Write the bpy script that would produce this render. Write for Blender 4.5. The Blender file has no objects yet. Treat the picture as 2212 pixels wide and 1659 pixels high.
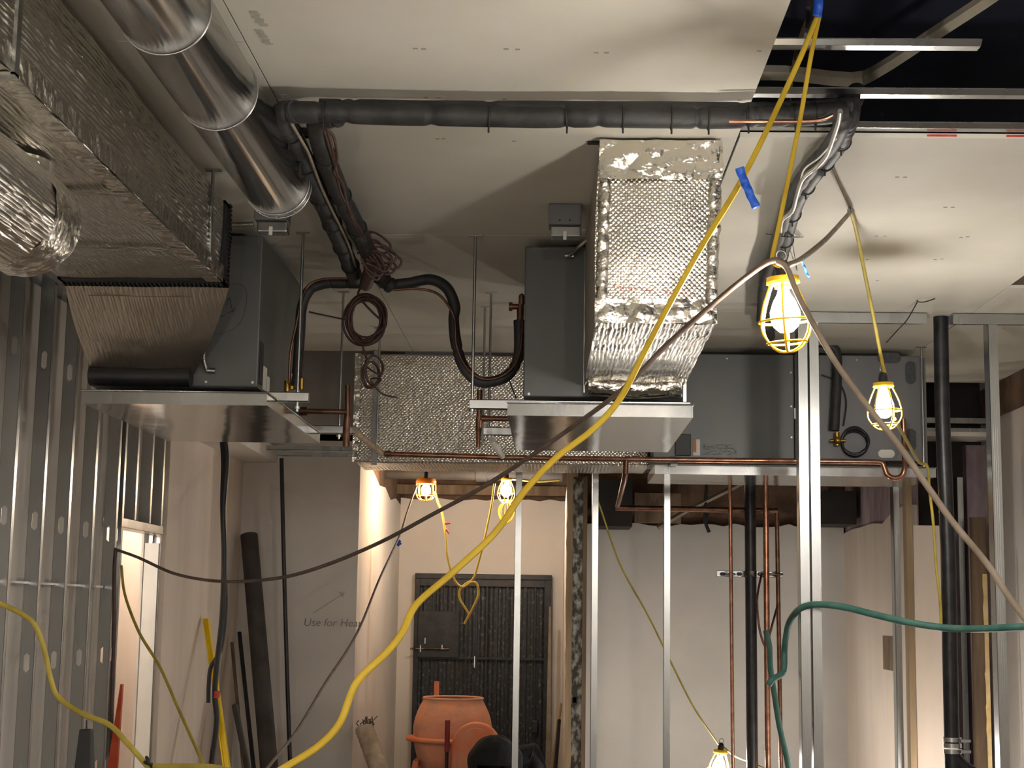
import bpy, bmesh, math, random
from mathutils import Vector, Matrix, noise
random.seed(7)
S = bpy.context.scene
COL = S.collection
PI = math.pi
# ------------------------------------------------------------------ camera
EYE = 1.65
F, PX0, PY0 = 3400., 1106., 829.5
_d = Vector((1195-PX0, -(1320-PY0), -F)).normalized()
_u = Vector((1480-PX0, 24000., -F)); _u -= _d*_u.dot(_d); _u.normalize()
_r = _d.cross(_u)
M3 = Matrix((_r, _d, _u))            # camera -> world
cam = bpy.data.cameras.new('camera'); co = bpy.data.objects.new('camera', cam); COL.objects.link(co)
co.matrix_world = Matrix.Translation((0, 0, EYE)) @ M3.to_4x4()
cam.sensor_width = 36; cam.sensor_fit = 'HORIZONTAL'; cam.lens = F/2212*36
cam.clip_start = .05; cam.clip_end = 100
S.camera = co
w = bpy.data.worlds.new('world'); S.world = w; w.use_nodes = True
w.node_tree.nodes['Background'].inputs[0].default_value = (.05, .07, .12, 1)
w.node_tree.nodes['Background'].inputs[1].default_value = .05
S.view_settings.view_transform = 'Standard'; S.view_settings.look = 'None'
S.view_settings.gamma = 1; S.view_settings.use_curve_mapping = False
S.view_settings.exposure = 1.55
BULB = 185.0                          # radiance of one bulb

def ray(x, y): return M3 @ Vector((x-PX0, -(y-PY0), -F))
E0 = Vector((0, 0, EYE))
def P(x, y, Y): v = ray(x, y); return E0 + v*(Y/v.y)
def PZ(x, y, Z): v = ray(x, y); return E0 + v*((Z-EYE)/v.z)
def PXX(x, y, X): v = ray(x, y); return E0 + v*(X/v.x)
def XX(x, y, Y): return P(x, y, Y).x
def ZZ(x, y, Y): return P(x, y, Y).z
CZ = EYE+1.6                           # ceiling height

# ------------------------------------------------------------------ materials
MATS = {}
def lin(c): return tuple((v/12.92 if v <= .04045 else ((v+.055)/1.055)**2.4) for v in c)
def rgb(r, g, b): return lin((r/255, g/255, b/255))+(1,)
def base(name, col, rough=.6, metal=0., spec=.5):
    m = bpy.data.materials.new(name); m.use_nodes = True
    nt = m.node_tree; b = nt.nodes['Principled BSDF']
    b.inputs['Base Color'].default_value = col; b.inputs['Roughness'].default_value = rough
    b.inputs['Metallic'].default_value = metal; b.inputs['Specular IOR Level'].default_value = spec
    MATS[name] = m
    return m, nt, b
def coords(nt, scale=(1, 1, 1), rot=(0, 0, 0)):
    t = nt.nodes.new('ShaderNodeTexCoord'); mp = nt.nodes.new('ShaderNodeMapping')
    mp.inputs['Scale'].default_value = scale; mp.inputs['Rotation'].default_value = rot
    nt.links.new(t.outputs['Object'], mp.inputs[0]); return mp.outputs[0]
def noisen(nt, v, scale, detail=4, rough=.55):
    n = nt.nodes.new('ShaderNodeTexNoise'); n.inputs['Scale'].default_value = scale
    n.inputs['Detail'].default_value = detail; n.inputs['Roughness'].default_value = rough
    nt.links.new(v, n.inputs['Vector']); return n.outputs['Fac']
def ramp(nt, f, c0, c1, p0=.35, p1=.65):
    r = nt.nodes.new('ShaderNodeValToRGB'); r.color_ramp.elements[0].position = p0; r.color_ramp.elements[1].position = p1
    r.color_ramp.elements[0].color = c0; r.color_ramp.elements[1].color = c1
    nt.links.new(f, r.inputs[0]); return r.outputs[0]
def bump(nt, b, h, dist=.003, strength=1., prev=None):
    n = nt.nodes.new('ShaderNodeBump'); n.inputs['Distance'].default_value = dist; n.inputs['Strength'].default_value = strength
    nt.links.new(h, n.inputs['Height'])
    if prev: nt.links.new(prev, n.inputs['Normal'])
    nt.links.new(n.outputs[0], b.inputs['Normal']); return n.outputs[0]
def mottled(name, c0, c1, scale=4, rough=.6, metal=0., bscale=None, bd=.001, cs=(1, 1, 1), p0=.35, p1=.65, rr=None):
    m, nt, b = base(name, c0, rough, metal)
    v = coords(nt, cs); n = noisen(nt, v, scale)
    nt.links.new(ramp(nt, n, c0, c1, p0, p1), b.inputs['Base Color'])
    if rr: nt.links.new(ramp(nt, n, (rr[0],)*3+(1,), (rr[1],)*3+(1,), .3, .7), b.inputs['Roughness'])
    if bscale: bump(nt, b, noisen(nt, v, bscale), bd)
    return m
def foil(name, cell, cs=(1, 1, 1), rot=(0, 0, 0), bd=.004, rough=.24, rnd=.35, crumple=.012, col=rgb(222, 218, 208)):
    m, nt, b = base(name, col, rough, 1.)
    v = coords(nt, cs, rot)
    vo = nt.nodes.new('ShaderNodeTexVoronoi'); vo.inputs['Scale'].default_value = 1/cell; vo.inputs['Randomness'].default_value = rnd
    nt.links.new(v, vo.inputs['Vector'])
    v2 = coords(nt); n1 = noisen(nt, v2, 14, 3); n2 = noisen(nt, v2, 60, 2)
    p = bump(nt, b, n1, crumple); p = bump(nt, b, n2, .0009, 1, p)
    inv = nt.nodes.new('ShaderNodeMath'); inv.operation = 'SUBTRACT'; inv.inputs[0].default_value = 1
    nt.links.new(vo.outputs['Distance'], inv.inputs[1])
    bump(nt, b, inv.outputs[0], bd, 1, p)
    return m
WALL0, WALL1 = rgb(206, 199, 188), rgb(216, 210, 200)
M = {}
M['ceil'] = mottled('ceiling_drywall', rgb(196, 192, 180), rgb(206, 202, 191), 1.5, .8, 0, 40, .0004)
M['wall'] = mottled('painted_drywall', rgb(205, 198, 190), rgb(216, 210, 203), 1.2, .85, 0, 30, .0006)
M['wallg'] = mottled('grey_drywall', rgb(176, 172, 166), rgb(188, 184, 178), 1.2, .85, 0, 30, .0006)
M['wallp'] = mottled('skimmed_drywall', rgb(202, 188, 174), rgb(214, 202, 190), 3, .85, 0, 25, .0008, (1, 1, .15))
M['purple'] = mottled('purple_board', rgb(120, 100, 108), rgb(172, 158, 160), 5, .8, 0, None, 0, (1, 1, .3))
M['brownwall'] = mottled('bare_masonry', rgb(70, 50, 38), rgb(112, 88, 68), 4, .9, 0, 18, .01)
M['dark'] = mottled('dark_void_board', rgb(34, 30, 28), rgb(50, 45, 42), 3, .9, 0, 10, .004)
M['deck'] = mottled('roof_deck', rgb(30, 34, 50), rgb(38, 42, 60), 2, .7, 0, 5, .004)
M['floor'] = mottled('concrete', rgb(110, 104, 98), rgb(140, 134, 126), 2, .85, 0, 20, .002)
M['foil_streak'] = foil('foil_quilt_streaks', .014, (1, .12, 1), (0, 0, 0), .007, .26, .6, .003)
M['foil_bub'] = foil('foil_quilt_bubbles', .0125, (1, .5, 1), (0, PI/4, 0), .0036, .24, .2, .004)
M['foil_fine'] = foil('foil_quilt_fine', .016, (1, .6, 1), (0, PI/4, 0), .006, .24, .3, .006)
M['foil_plain'] = foil('foil_tape', .05, (1, 1, 1), (0, 0, 0), .008, .24, 1., .016)
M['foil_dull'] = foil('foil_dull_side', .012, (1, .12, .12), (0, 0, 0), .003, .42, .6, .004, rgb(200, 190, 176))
m, nt, b = base('polished_duct', rgb(204, 202, 198), .15, 1.); v = coords(nt); bump(nt, b, noisen(nt, coords(nt, (1, .25, 1)), 4, 1), .004)
M['chrome'] = m
m, nt, b = base('pan_steel', rgb(196, 195, 190), .14, 1.); v = coords(nt); bump(nt, b, noisen(nt, v, 4, 1), .0025); M['pan'] = m
M['galv'] = mottled('galvanised_steel', rgb(178, 180, 180), rgb(188, 190, 190), 5, .28, 1., None, 0, (1, 1, .12), .25, .75, rr=(.25, .29))
M['galvd'] = mottled('old_galvanised_steel', rgb(66, 62, 56), rgb(150, 148, 140), 22, .5, .8, 20, .002, (1, 1, .6), .45, .62)
M['unit'] = mottled('grey_enamel', rgb(84, 86, 86), rgb(90, 92, 92), 2, .42, .25)
M['unitl'] = mottled('light_grey_enamel', rgb(104, 104, 106), rgb(112, 112, 114), 2, .45, .25)
M['copper'] = mottled('copper', rgb(148, 104, 84), rgb(186, 140, 116), 18, .3, 1.)
M['copperd'] = mottled('dull_copper', rgb(96, 68, 54), rgb(134, 98, 78), 18, .42, .85)
M['brass'] = mottled('brass', rgb(150, 116, 50), rgb(196, 160, 80), 18, .35, 1.)
M['foam'] = mottled('black_foam', rgb(30, 30, 31), rgb(48, 47, 47), 12, .6, 0, 40, .002)
M['black'] = mottled('black_plastic', rgb(20, 20, 22), rgb(30, 30, 32), 12, .5)
M['iron'] = mottled('black_iron', rgb(28, 28, 31), rgb(44, 44, 48), 14, .38, .3, 60, .0008)
M['yellow'] = mottled('yellow_cable', rgb(190, 158, 34), rgb(214, 182, 52), 6, .55)
M['olive'] = mottled('dusty_yellow_cable', rgb(156, 138, 50), rgb(186, 168, 72), 8, .6)
M['brownc'] = mottled('brown_cable', rgb(92, 76, 66), rgb(116, 100, 90), 8, .6)
M['dustc'] = mottled('dusty_cable', rgb(130, 116, 100), rgb(160, 146, 130), 9, .7)
M['redwire'] = mottled('red_brown_wire', rgb(60, 38, 33), rgb(80, 53, 46), 20, .5)
M['green'] = mottled('green_hose', rgb(52, 100, 92), rgb(84, 128, 118), 9, .55)
M['greyh'] = mottled('grey_dusty_hose', rgb(96, 102, 98), rgb(126, 132, 126), 9, .55)
M['blue'] = mottled('blue_tape', rgb(30, 84, 200), rgb(52, 110, 224), 20, .45, 0, 60, .002)
M['cagey'] = mottled('yellow_guard', rgb(240, 190, 20), rgb(250, 205, 40), 5, .45)
M['cageo'] = mottled('orange_guard', rgb(240, 130, 10), rgb(250, 150, 30), 5, .45)
M['wood'] = mottled('raw_wood', rgb(140, 118, 90), rgb(174, 152, 122), 8, .8, 0, 30, .002, (1, 1, .1))
M['woodd'] = mottled('weathered_wood', rgb(92, 74, 58), rgb(128, 108, 86), 8, .85, 0, 30, .003, (1, 1, .15))
M['woodg'] = mottled('grey_lumber', rgb(120, 112, 98), rgb(150, 142, 126), 5, .85, 0, 30, .002)
M['gate'] = mottled('black_gate_paint', rgb(36, 38, 41), rgb(54, 56, 60), 10, .45, .4, 30, .002)
M['gatec'] = mottled('speckled_gate_sheet', rgb(48, 50, 54), rgb(112, 116, 118), 42, .5, .4, 30, .002, (1, 1, .6), .55, .78)
M['orange'] = mottled('mixer_orange', rgb(224, 124, 82), rgb(218, 146, 112), 7, .6, 0, 20, .002)
M['drum'] = mottled('dusty_drum', rgb(222, 156, 124), rgb(172, 146, 126), 4, .75, 0, 20, .003, (1, 1, 1.5), .48, .75)
M['redrub'] = mottled('red_rubber', rgb(120, 30, 30), rgb(140, 44, 40), 7, .6)
M['cloth'] = mottled('black_cloth', rgb(14, 14, 16), rgb(22, 22, 25), 12, .95, 0, 18, .01)
M['skin'] = mottled('skin', rgb(150, 104, 80), rgb(164, 118, 92), 12, .6)
M['hair'] = mottled('dark_hair', rgb(26, 20, 18), rgb(36, 28, 24), 60, .7)
M['pencil'] = mottled('pencil_mark', rgb(142, 138, 132), rgb(152, 148, 142), 40, .9)
M['print'] = mottled('grey_print', rgb(158, 154, 144), rgb(170, 166, 156), 40, .9)
M['penmark'] = mottled('pen_mark', rgb(40, 42, 44), rgb(50, 52, 54), 40, .9)
M['redmark'] = mottled('red_print', rgb(170, 40, 40), rgb(200, 70, 66), 60, .6, 0, None, 0, (1, 1, 1))
M['white'] = mottled('white_label', rgb(214, 212, 206), rgb(224, 222, 216), 5, .6)
M['orangel'] = mottled('orange_label', rgb(196, 110, 50), rgb(206, 122, 60), 5, .6)
M['grey'] = mottled('grey_label', rgb(58, 60, 62), rgb(74, 76, 78), 60, .6)
M['orangeladder'] = mottled('orange_fibreglass', rgb(178, 66, 36), rgb(198, 86, 52), 6, .5)
M['yellowbar'] = mottled('yellow_paint', rgb(232, 196, 10), rgb(242, 210, 30), 6, .45)
M['tube'] = mottled('charcoal_tube', rgb(52, 48, 46), rgb(70, 66, 62), 5, .8, 0, 20, .001)
M['bag'] = mottled('tan_wrap', rgb(150, 130, 108), rgb(186, 166, 142), 7, .7, 0, 9, .02)
M['flex'] = mottled('flexible_conduit', rgb(160, 158, 150), rgb(180, 178, 170), 7, .35, 1.)
M['paper'] = mottled('torn_paper', rgb(200, 170, 110), rgb(220, 196, 150), 9, .8, 0, 20, .004)
def emis(name, col, st):
    m = bpy.data.materials.new(name); m.use_nodes = True; nt = m.node_tree
    b = nt.nodes['Principled BSDF']; b.inputs['Base Color'].default_value = (0.8, .8, .8, 1)
    b.inputs['Emission Color'].default_value = col; b.inputs['Emission Strength'].default_value = st
    return m
M['bulb_cool'] = emis('lit_bulb_white', (1., .945, .88, 1), BULB)
M['bulb_warm'] = emis('lit_bulb_amber', (1., .68, .36, 1), BULB*1.1)
M['bulb_mid'] = emis('lit_bulb_soft', (1., .92, .83, 1), BULB)

# ------------------------------------------------------------------ mesh building
def crom(pts, n=8):
    pts = [Vector(p) for p in pts]
    if len(pts) < 3: return [pts[0].lerp(pts[-1], i/n) for i in range(n+1)]
    q = [2*pts[0]-pts[1]]+pts+[2*pts[-1]-pts[-2]]
    out = []
    for i in range(1, len(q)-2):
        a, b_, c, d = q[i-1:i+3]
        for k in range(n):
            t = k/n
            out.append(.5*((2*b_)+(c-a)*t+(2*a-5*b_+4*c-d)*t*t+(3*b_-a-3*c+d)*t**3))
    out.append(pts[-1]); return out
class MB:
    def __init__(s): s.v = []; s.f = []; s.sm = []
    def add(s, vs, fs, smooth=False):
        o = len(s.v); s.v += [Vector(v) for v in vs]; s.f += [tuple(i+o for i in f) for f in fs]; s.sm += [smooth]*len(fs); return s
    def box(s, x0, x1, y0, y1, z0, z1):
        x0, x1 = sorted((x0, x1)); y0, y1 = sorted((y0, y1)); z0, z1 = sorted((z0, z1))
        return s.hexa([(x0, y0, z0), (x1, y0, z0), (x1, y1, z0), (x0, y1, z0), (x0, y0, z1), (x1, y0, z1), (x1, y1, z1), (x0, y1, z1)])
    def hexa(s, p): return s.add(p, [(3, 2, 1, 0), (4, 5, 6, 7), (0, 1, 5, 4), (1, 2, 6, 5), (2, 3, 7, 6), (3, 0, 4, 7)])
    def prism(s, poly, ext):                       # poly: 3d points, ext: vector
        n = len(poly); e = Vector(ext); a = [Vector(p) for p in poly]
        return s.add(a+[p+e for p in a], [tuple(range(n))[::-1], tuple(range(n, 2*n))]+[(i, (i+1) % n, n+(i+1) % n, n+i) for i in range(n)])
    def tube(s, pts, r, seg=10, n=8, flat=1., smooth=True, curve=True, cap=True, up=None):
        c = crom(pts, n) if curve else [Vector(p) for p in pts]
        c = [p for i, p in enumerate(c) if i == 0 or (p-c[i-1]).length > 1e-6]
        t0 = (c[1]-c[0]).normalized(); nrm = (Vector(up) if up else Vector((0, 0, 1)) if abs(t0.z) < .9 else Vector((1, 0, 0)))
        nrm = (nrm-t0*nrm.dot(t0)).normalized(); vs = []; N = len(c)
        for i, p in enumerate(c):
            t = (c[min(i+1, N-1)]-c[max(i-1, 0)]).normalized()
            nrm = (nrm-t*nrm.dot(t)).normalized(); bn = t.cross(nrm)
            rr = r(i/(N-1)) if callable(r) else r
            for k in range(seg):
                a = 2*PI*k/seg; vs.append(p+nrm*(math.cos(a)*rr)+bn*(math.sin(a)*rr*flat))
        fs = [(i*seg+k, i*seg+(k+1) % seg, (i+1)*seg+(k+1) % seg, (i+1)*seg+k) for i in range(N-1) for k in range(seg)]
        s.add(vs, fs, smooth)
        if cap: s.add(vs[:seg], [tuple(range(seg))[::-1]]); s.add(vs[-seg:], [tuple(range(seg))])
        return s
    def cyl(s, a, b, r, seg=16, cap=True, r2=None):
        r2 = r if r2 is None else r2
        return s.tube([a, b], lambda t: r+(r2-r)*t, seg, 1, 1., True, False, cap)
    def lathe(s, prof, c=(0, 0, 0), seg=32, axis=None, smooth=True, close=False):
        c = Vector(c); ax = (Vector(axis).normalized() if axis else Vector((0, 0, 1)))
        q = Vector((0, 0, 1)).rotation_difference(ax); vs = []
        for r, z in prof:
            for k in range(seg):
                a = 2*PI*k/seg; vs.append(c+q@Vector((r*math.cos(a), r*math.sin(a), z)))
        n = len(prof); fs = [(i*seg+k, i*seg+(k+1) % seg, (i+1)*seg+(k+1) % seg, (i+1)*seg+k) for i in range(n-1) for k in range(seg)]
        s.add(vs, fs, smooth)
        return s
    def ring(s, c, R, r, axis=(0, 0, 1), seg=32, rs=8, sx=1., arc=None):
        ax = Vector(axis).normalized(); q = Vector((0, 0, 1)).rotation_difference(ax); pts = []
        for k in range(seg+1): a = 2*PI*k/seg; pts.append(Vector(c)+q@Vector((R*sx*math.cos(a), R*math.sin(a), 0)))
        return s.tube(pts, r, rs, 1, 1., True, False, False)
    def grid(s, p00, p10, p11, p01, nx, ny, disp=None, smooth=True):
        p00, p10, p11, p01 = map(Vector, (p00, p10, p11, p01)); vs = []
        nm = (p10-p00).cross(p01-p00).normalized()
        for j in range(ny+1):
            for i in range(nx+1):
                u, v = i/nx, j/ny; p = (p00.lerp(p10, u)).lerp(p01.lerp(p11, u), v)
                if disp: p = p+nm*disp(u, v, p)
                vs.append(p)
        fs = [(j*(nx+1)+i, j*(nx+1)+i+1, (j+1)*(nx+1)+i+1, (j+1)*(nx+1)+i) for j in range(ny) for i in range(nx)]
        return s.add(vs, fs, smooth)
    def build(s, name, mat, parent=None, bev=0, origin=None):
        me = bpy.data.meshes.new(name)
        if parent: o0 = Vector(parent.get('_w', (0, 0, 0)))
        elif origin is not None: o0 = Vector(origin)
        else:
            xs = [v.x for v in s.v]; ys = [v.y for v in s.v]; zs = [v.z for v in s.v]
            o0 = Vector(((min(xs)+max(xs))/2, (min(ys)+max(ys))/2, min(zs)))
        me.from_pydata([v-o0 for v in s.v], [], s.f); me.update()
        me.polygons.foreach_set('use_smooth', s.sm)
        me.materials.append(mat)
        bm = bmesh.new(); bm.from_mesh(me); bmesh.ops.recalc_face_normals(bm, faces=bm.faces); bm.to_mesh(me); bm.free()
        o = bpy.data.objects.new(name, me); COL.objects.link(o)
        if parent: o.parent = parent; o['_w'] = tuple(o0)
        else: o.location = o0; o['_w'] = tuple(o0)
        if bev:
            b_ = o.modifiers.new('bevel', 'BEVEL'); b_.width = bev; b_.segments = 2; b_.limit_method = 'ANGLE'
        return o
def tag(o, label, cat, group=None, kind=None):
    o['label'] = label; o['category'] = cat
    if group: o['group'] = group
    if kind: o['kind'] = kind
    return o
def thing(name, loc, label, cat, group=None):
    o = bpy.data.objects.new(name, None); COL.objects.link(o); o.location = loc; o['_w'] = tuple(loc); o.empty_display_size = .1
    return tag(o, label, cat, group)
def struct(name, mb, mat, bev=0, parent=None):
    o = mb.build(name, mat, parent, bev)
    if not parent: o['kind'] = 'structure'
    return o
def copy_tree(o, loc, rot=None, label=None, scale=None):
    def rec(a, par):
        c = a.copy(); COL.objects.link(c)
        if par: c.parent = par
        for ch in [k for k in bpy.data.objects if k.parent == a]: rec(ch, c)
        return c
    c = rec(o, None); c.location = loc; c['_w'] = tuple(loc)
    if rot is not None: c.rotation_euler = rot
    if scale: c.scale = (scale,)*3
    if label: c['label'] = label
    return c
B = lambda *a: MB().box(*a)

# ------------------------------------------------------------------ room shell
XL = -2.56
T = .016
c = MB(); g = .004
for x0, x1, y0, y1 in [(XL, -.9-g/2, -2.5, 4.3), (XL, -.9-g/2, 4.3+g, 9.75), (-.9+g/2, .606, -2.5, 4.816), (-.9+g/2, .606, 4.816+g, 6.62), (-.9+g/2, .606, 6.62+g, 9.75),
                       (.606+g*2, 2.2, 5.174, 8.3), (.606+g*2, 2.2, 8.3+g, 9.75), (2.2+g, 3.05, 5.174, 7.2), (2.2+g, 3.05, 7.62, 10.8), (2.0, 2.2, 9.75, 10.8)]:
    c.box(x0, x1, y0, y1, CZ, CZ+T)
struct('ceiling', c, M['ceil'])
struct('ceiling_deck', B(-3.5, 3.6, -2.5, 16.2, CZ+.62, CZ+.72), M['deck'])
struct('floor', B(-4, 3.6, -2.5, 16.2, -.06, 0), M['floor'])
# left partition: drywall behind the studs, with the door opening
YA, YB, ZD = 8.93, 9.78, EYE+.435
struct('wall_left', MB().box(XL-.015, XL, -2.5, YA-.02, 0, CZ+.62).box(XL-.015, XL, YA-.02, YB+.03, ZD+.03, CZ+.62).box(XL-.015, XL, YB+.03, 9.95, 0, CZ+.62), M['wall'])
XW = -2.45
PC = PXX(526, 999, XW); YC = PC.y
struct('wall_left_rear', MB().box(XL-.02, XW, 9.93, YC+.1, 0, CZ+.62), M['wallp'])
XK = XX(776, 1100, YC)
struct('wall_back_left', B(XW, XK, YC, YC+.1, 0, 2.95), M['wall'])
XK2 = XK-.002
# corridor side wall with a torn upper edge
YD = 15.6
poly = [(XK, YC+.1, 0), (XK, YD, 0)]
top = [(1.0, 1.02), (.85, 1.05), (.7, 1.0), (.55, 1.08), (.4, 1.06), (.25, 1.14), (.1, 1.2), (0, 1.26)]
poly += [(XK, YC+.1+(YD-YC-.1)*t, EYE+z) for t, z in top]
struct('wall_corridor_left', MB().prism(poly, (-.1, 0, 0)), M['wall'])
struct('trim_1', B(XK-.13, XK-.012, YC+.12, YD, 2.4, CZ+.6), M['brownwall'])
XE = .12
zt = ZZ(1000, 1078, YD)
pts = [(XK, YD, 0), (XE+.05, YD, 0)]
n = 16
for i in range(n+1):
    pts.append((XE+.05-(XE+.05-XK)*i/n, YD, zt+random.uniform(-.015, .02)))
struct('wall_back', MB().prism(pts, (0, .1, 0)), M['wall'])
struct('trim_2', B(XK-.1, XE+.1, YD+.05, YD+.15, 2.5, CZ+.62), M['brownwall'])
# partition end between corridor and grey room
YP = 11.6
xa, xb, xc, xd = XX(1224, 1300, YP), XX(1236, 1300, YP), XX(1258, 1300, YP), XX(1267, 1300, YP)
ztp = ZZ(1240, 1030, YP)
struct('wall_corridor_right', MB().box(xa, xb, YP+.06, YD, 0, ztp).box(xc, xd, YP+.06, YD, 0, ztp), M['wall'])
# grey room
YG = 13.2
XG = XX(1824, 1250, YG)
zt = ZZ(1500, 1133, YG)
pts = [(xd, YG, 0), (XG, YG, 0)]
for i in range(25): pts.append((XG-(XG-xd)*i/24, YG, zt+random.uniform(-.02, .02)))
struct('wall_room_back', MB().prism(pts, (0, .1, 0)), M['wallg'])
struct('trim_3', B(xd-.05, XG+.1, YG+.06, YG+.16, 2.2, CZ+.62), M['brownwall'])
YJ = PXX(1960, 1300, XG).y
pts = [(XG, YG, 0), (XG, YJ, 0)]
zs = [ZZ(1958, 1090, YJ), ZZ(1945, 1095, YJ), ZZ(1930, 1120, 11), ZZ(1910, 1118, 11.3), ZZ(1890, 1132, 12), ZZ(1850, 1140, 12.6), ZZ(1830, 1150, 13)]
for i, z in enumerate(zs): pts.append((XG, YJ+(YG-YJ)*i/(len(zs)-1), z))
struct('wall_room_right', MB().prism(pts, (.08, 0, 0)), M['wallp'])
struct('trim_4', B(XG+.015, XG+.1, YJ+.05, YG, 2.0, CZ+.62), M['purple'])
# far right: side wall, header beam and the purple end wall
XR = 3.05
struct('wall_right', MB().box(XR, XR+.1, -2.5, 11.3, 0, CZ+.62), M['wall'])
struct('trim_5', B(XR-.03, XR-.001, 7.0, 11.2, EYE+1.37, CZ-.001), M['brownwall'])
YR = 11.2
struct('wall_right_rear', MB().box(XX(2092, 1200, YR), XR, YR, YR+.1, 0, ZZ(2110, 962, YR)).box(XG+.08, XX(2068, 1200, YR), YR, YR+.1, 0, ZZ(2040, 1140, YR)), M['purple'])
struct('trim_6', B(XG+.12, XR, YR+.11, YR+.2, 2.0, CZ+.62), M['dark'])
struct('trim_7', B(XX(1990, 950, 10.9), XR, 10.85, YR-.002, ZZ(2070, 944, 10.9), ZZ(2070, 944, 10.9)+.03), M['wall'])
struct('wall_front', B(-3.5, 3.6, -2.6, -2.5, 0, CZ+.62), M['wall'])
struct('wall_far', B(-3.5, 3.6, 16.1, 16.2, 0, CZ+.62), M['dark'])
# shaft wall seen between the left drain pan and the rear duct
YS = 10.3
struct('wall_shaft', B(XL, -1.0, YS, YS+.05, EYE+.9+.25, CZ+.6), M['wallg'])
struct('trim_8', B(XW, XX(600, 990, YC), YS+.06, YC-.002, ZZ(560, 1000, YC), ZZ(560, 1000, YC)+.12), M['wall'])
# room beyond the left doorway
struct('wall_beyond_door', MB().box(-3.5, -3.42, 7.6, 13, 0, CZ).box(-3.42, XL-.02, 11.9, 12.0, 0, CZ).box(-3.42, XL-.02, 7.6, 7.7, 0, CZ), M['wallp'])
struct('ceiling_beyond_door', B(-3.5, XL-.02, 7.6, 12, CZ-.3, CZ-.26), M['wall'])

# ------------------------------------------------------------------ steel studs
def cstud(mb, L, holes, w=.068, fl=.036, t=.0022, z0=0):
    # web in the XZ plane at y=0 spanning x 0..-w, flanges pointing to +y, open towards +y
    xs = [0, -w*.3, -w*.7, -w]
    rows = [z0]
    for h in holes: rows += [h-.045, h+.045]
    rows.append(L)
    for i in range(len(rows)-1):
        a, b_ = rows[i], rows[i+1]
        if i % 2 == 0: mb.box(0, -w, 0, t, a, b_)
        else:
            mb.box(0, xs[1], 0, t, a, b_); mb.box(xs[2], xs[3], 0, t, a, b_)
            for (cx, sx) in ((xs[1], -1), (xs[2], 1)):
                for (cz, sz) in ((a, 1), (b_, -1)):
                    mb.prism([(cx, 0, cz), (cx+sx*.012, 0, cz), (cx, 0, cz+sz*.012)], (0, t, 0))
    mb.box(0, -t, 0, fl, z0, L); mb.box(-w, -w+t, 0, fl, z0, L)
    mb.box(-t, -.009, fl-t, fl, z0, L); mb.box(-w+t, -w+.009, fl-t, fl, z0, L)
    for k in (.33, .66): mb.box(.0006, 0, fl*k-.001, fl*k+.001, z0, L)
    return mb
HO = [.2+.61*i for i in range(5)]
studL = cstud(MB(), CZ-.005, [.76, 1.37, 2.04, 2.82]).build('steel_stud', M['galv'], origin=(0, 0, 0))
tag(studL, 'x', 'wall stud', 'steel studs of the left wall')
names = ['galvanised wall stud left of all others, standing at the left picture edge', 'galvanised left wall stud, second from the left picture edge',
         'galvanised left wall stud, third from the left picture edge', 'galvanised left wall stud one bay before the one with the orange-brown cord',
         'galvanised left wall stud with a small black slot, just left of the orange-brown cord']
for i, Y in enumerate([7.067, 7.492, 7.902, 8.325, 8.77]):
    o = studL if i == 0 else studL.copy()
    if i: COL.objects.link(o)
    o.location = (XL+.107, Y, 0); o['label'] = names[i]
j = studL.copy(); COL.objects.link(j); j.location = (XL+.107, YA-.04, 0); j['label'] = 'bright galvanised jamb stud on the left side of the doorway'
o = studL.copy(); COL.objects.link(o); o.location = (XL+.107, YB, 0); o['label'] = 'galvanised jamb stud on the right side of the doorway by the plastered wall'
crip = cstud(MB(), CZ-.005, [2.82], z0=ZD+.055).build('cripple_stud', M['galv'], origin=(0, 0, 0))
tag(crip, 'left one of the two short studs above the doorway header', 'wall stud', 'short studs above the doorway'); crip.location = (XL+.107, 9.16, 0)
o = crip.copy(); COL.objects.link(o); o.location = (XL+.107, 9.5, 0); o['label'] = 'right one of the two short studs above the doorway header'
tag(B(XL+.018, XL+.104, YB-.012, YB-.002, 0, 2.03).build('jamb_light_board', M['white']), 'pale board added for the bright light on the right jamb of the left doorway', 'added light strip')  # pale colour stands for light reflected on the jamb stud; board is added
def channel_y(x0, x1, y0, y1, z0, z1, t=.002, up=True):
    m = MB(); zz = z1 if up else z0
    m.box(x0, x1, y0, y1, zz-t if up else zz, zz if up else zz+t); m.box(x0, x0+t, y0, y1, z0, z1); m.box(x1-t, x1, y0, y1, z0, z1); return m
tag(channel_y(XL+.003, XL+.111, YA-.05, YB+.05, ZD, ZD+.05, .002, False).build('door_header_track', M['galv']), 'bent light steel header track over the left doorway', 'header track')
tag(channel_y(XL+.003, XL+.118, 6.2, 9.9, CZ-.05, CZ-.001).build('ceiling_track', M['galv']), 'steel top track of the left stud wall, running along the ceiling', 'wall track')
m = MB()
m.box(XL+.04, XL+.06, 6.9, 8.75, EYE+.09, EYE+.1)
tag(m.build('bridging_bar', M['galv']), 'thin horizontal bridging bar threaded through the left wall studs', 'bridging bar')

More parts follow.
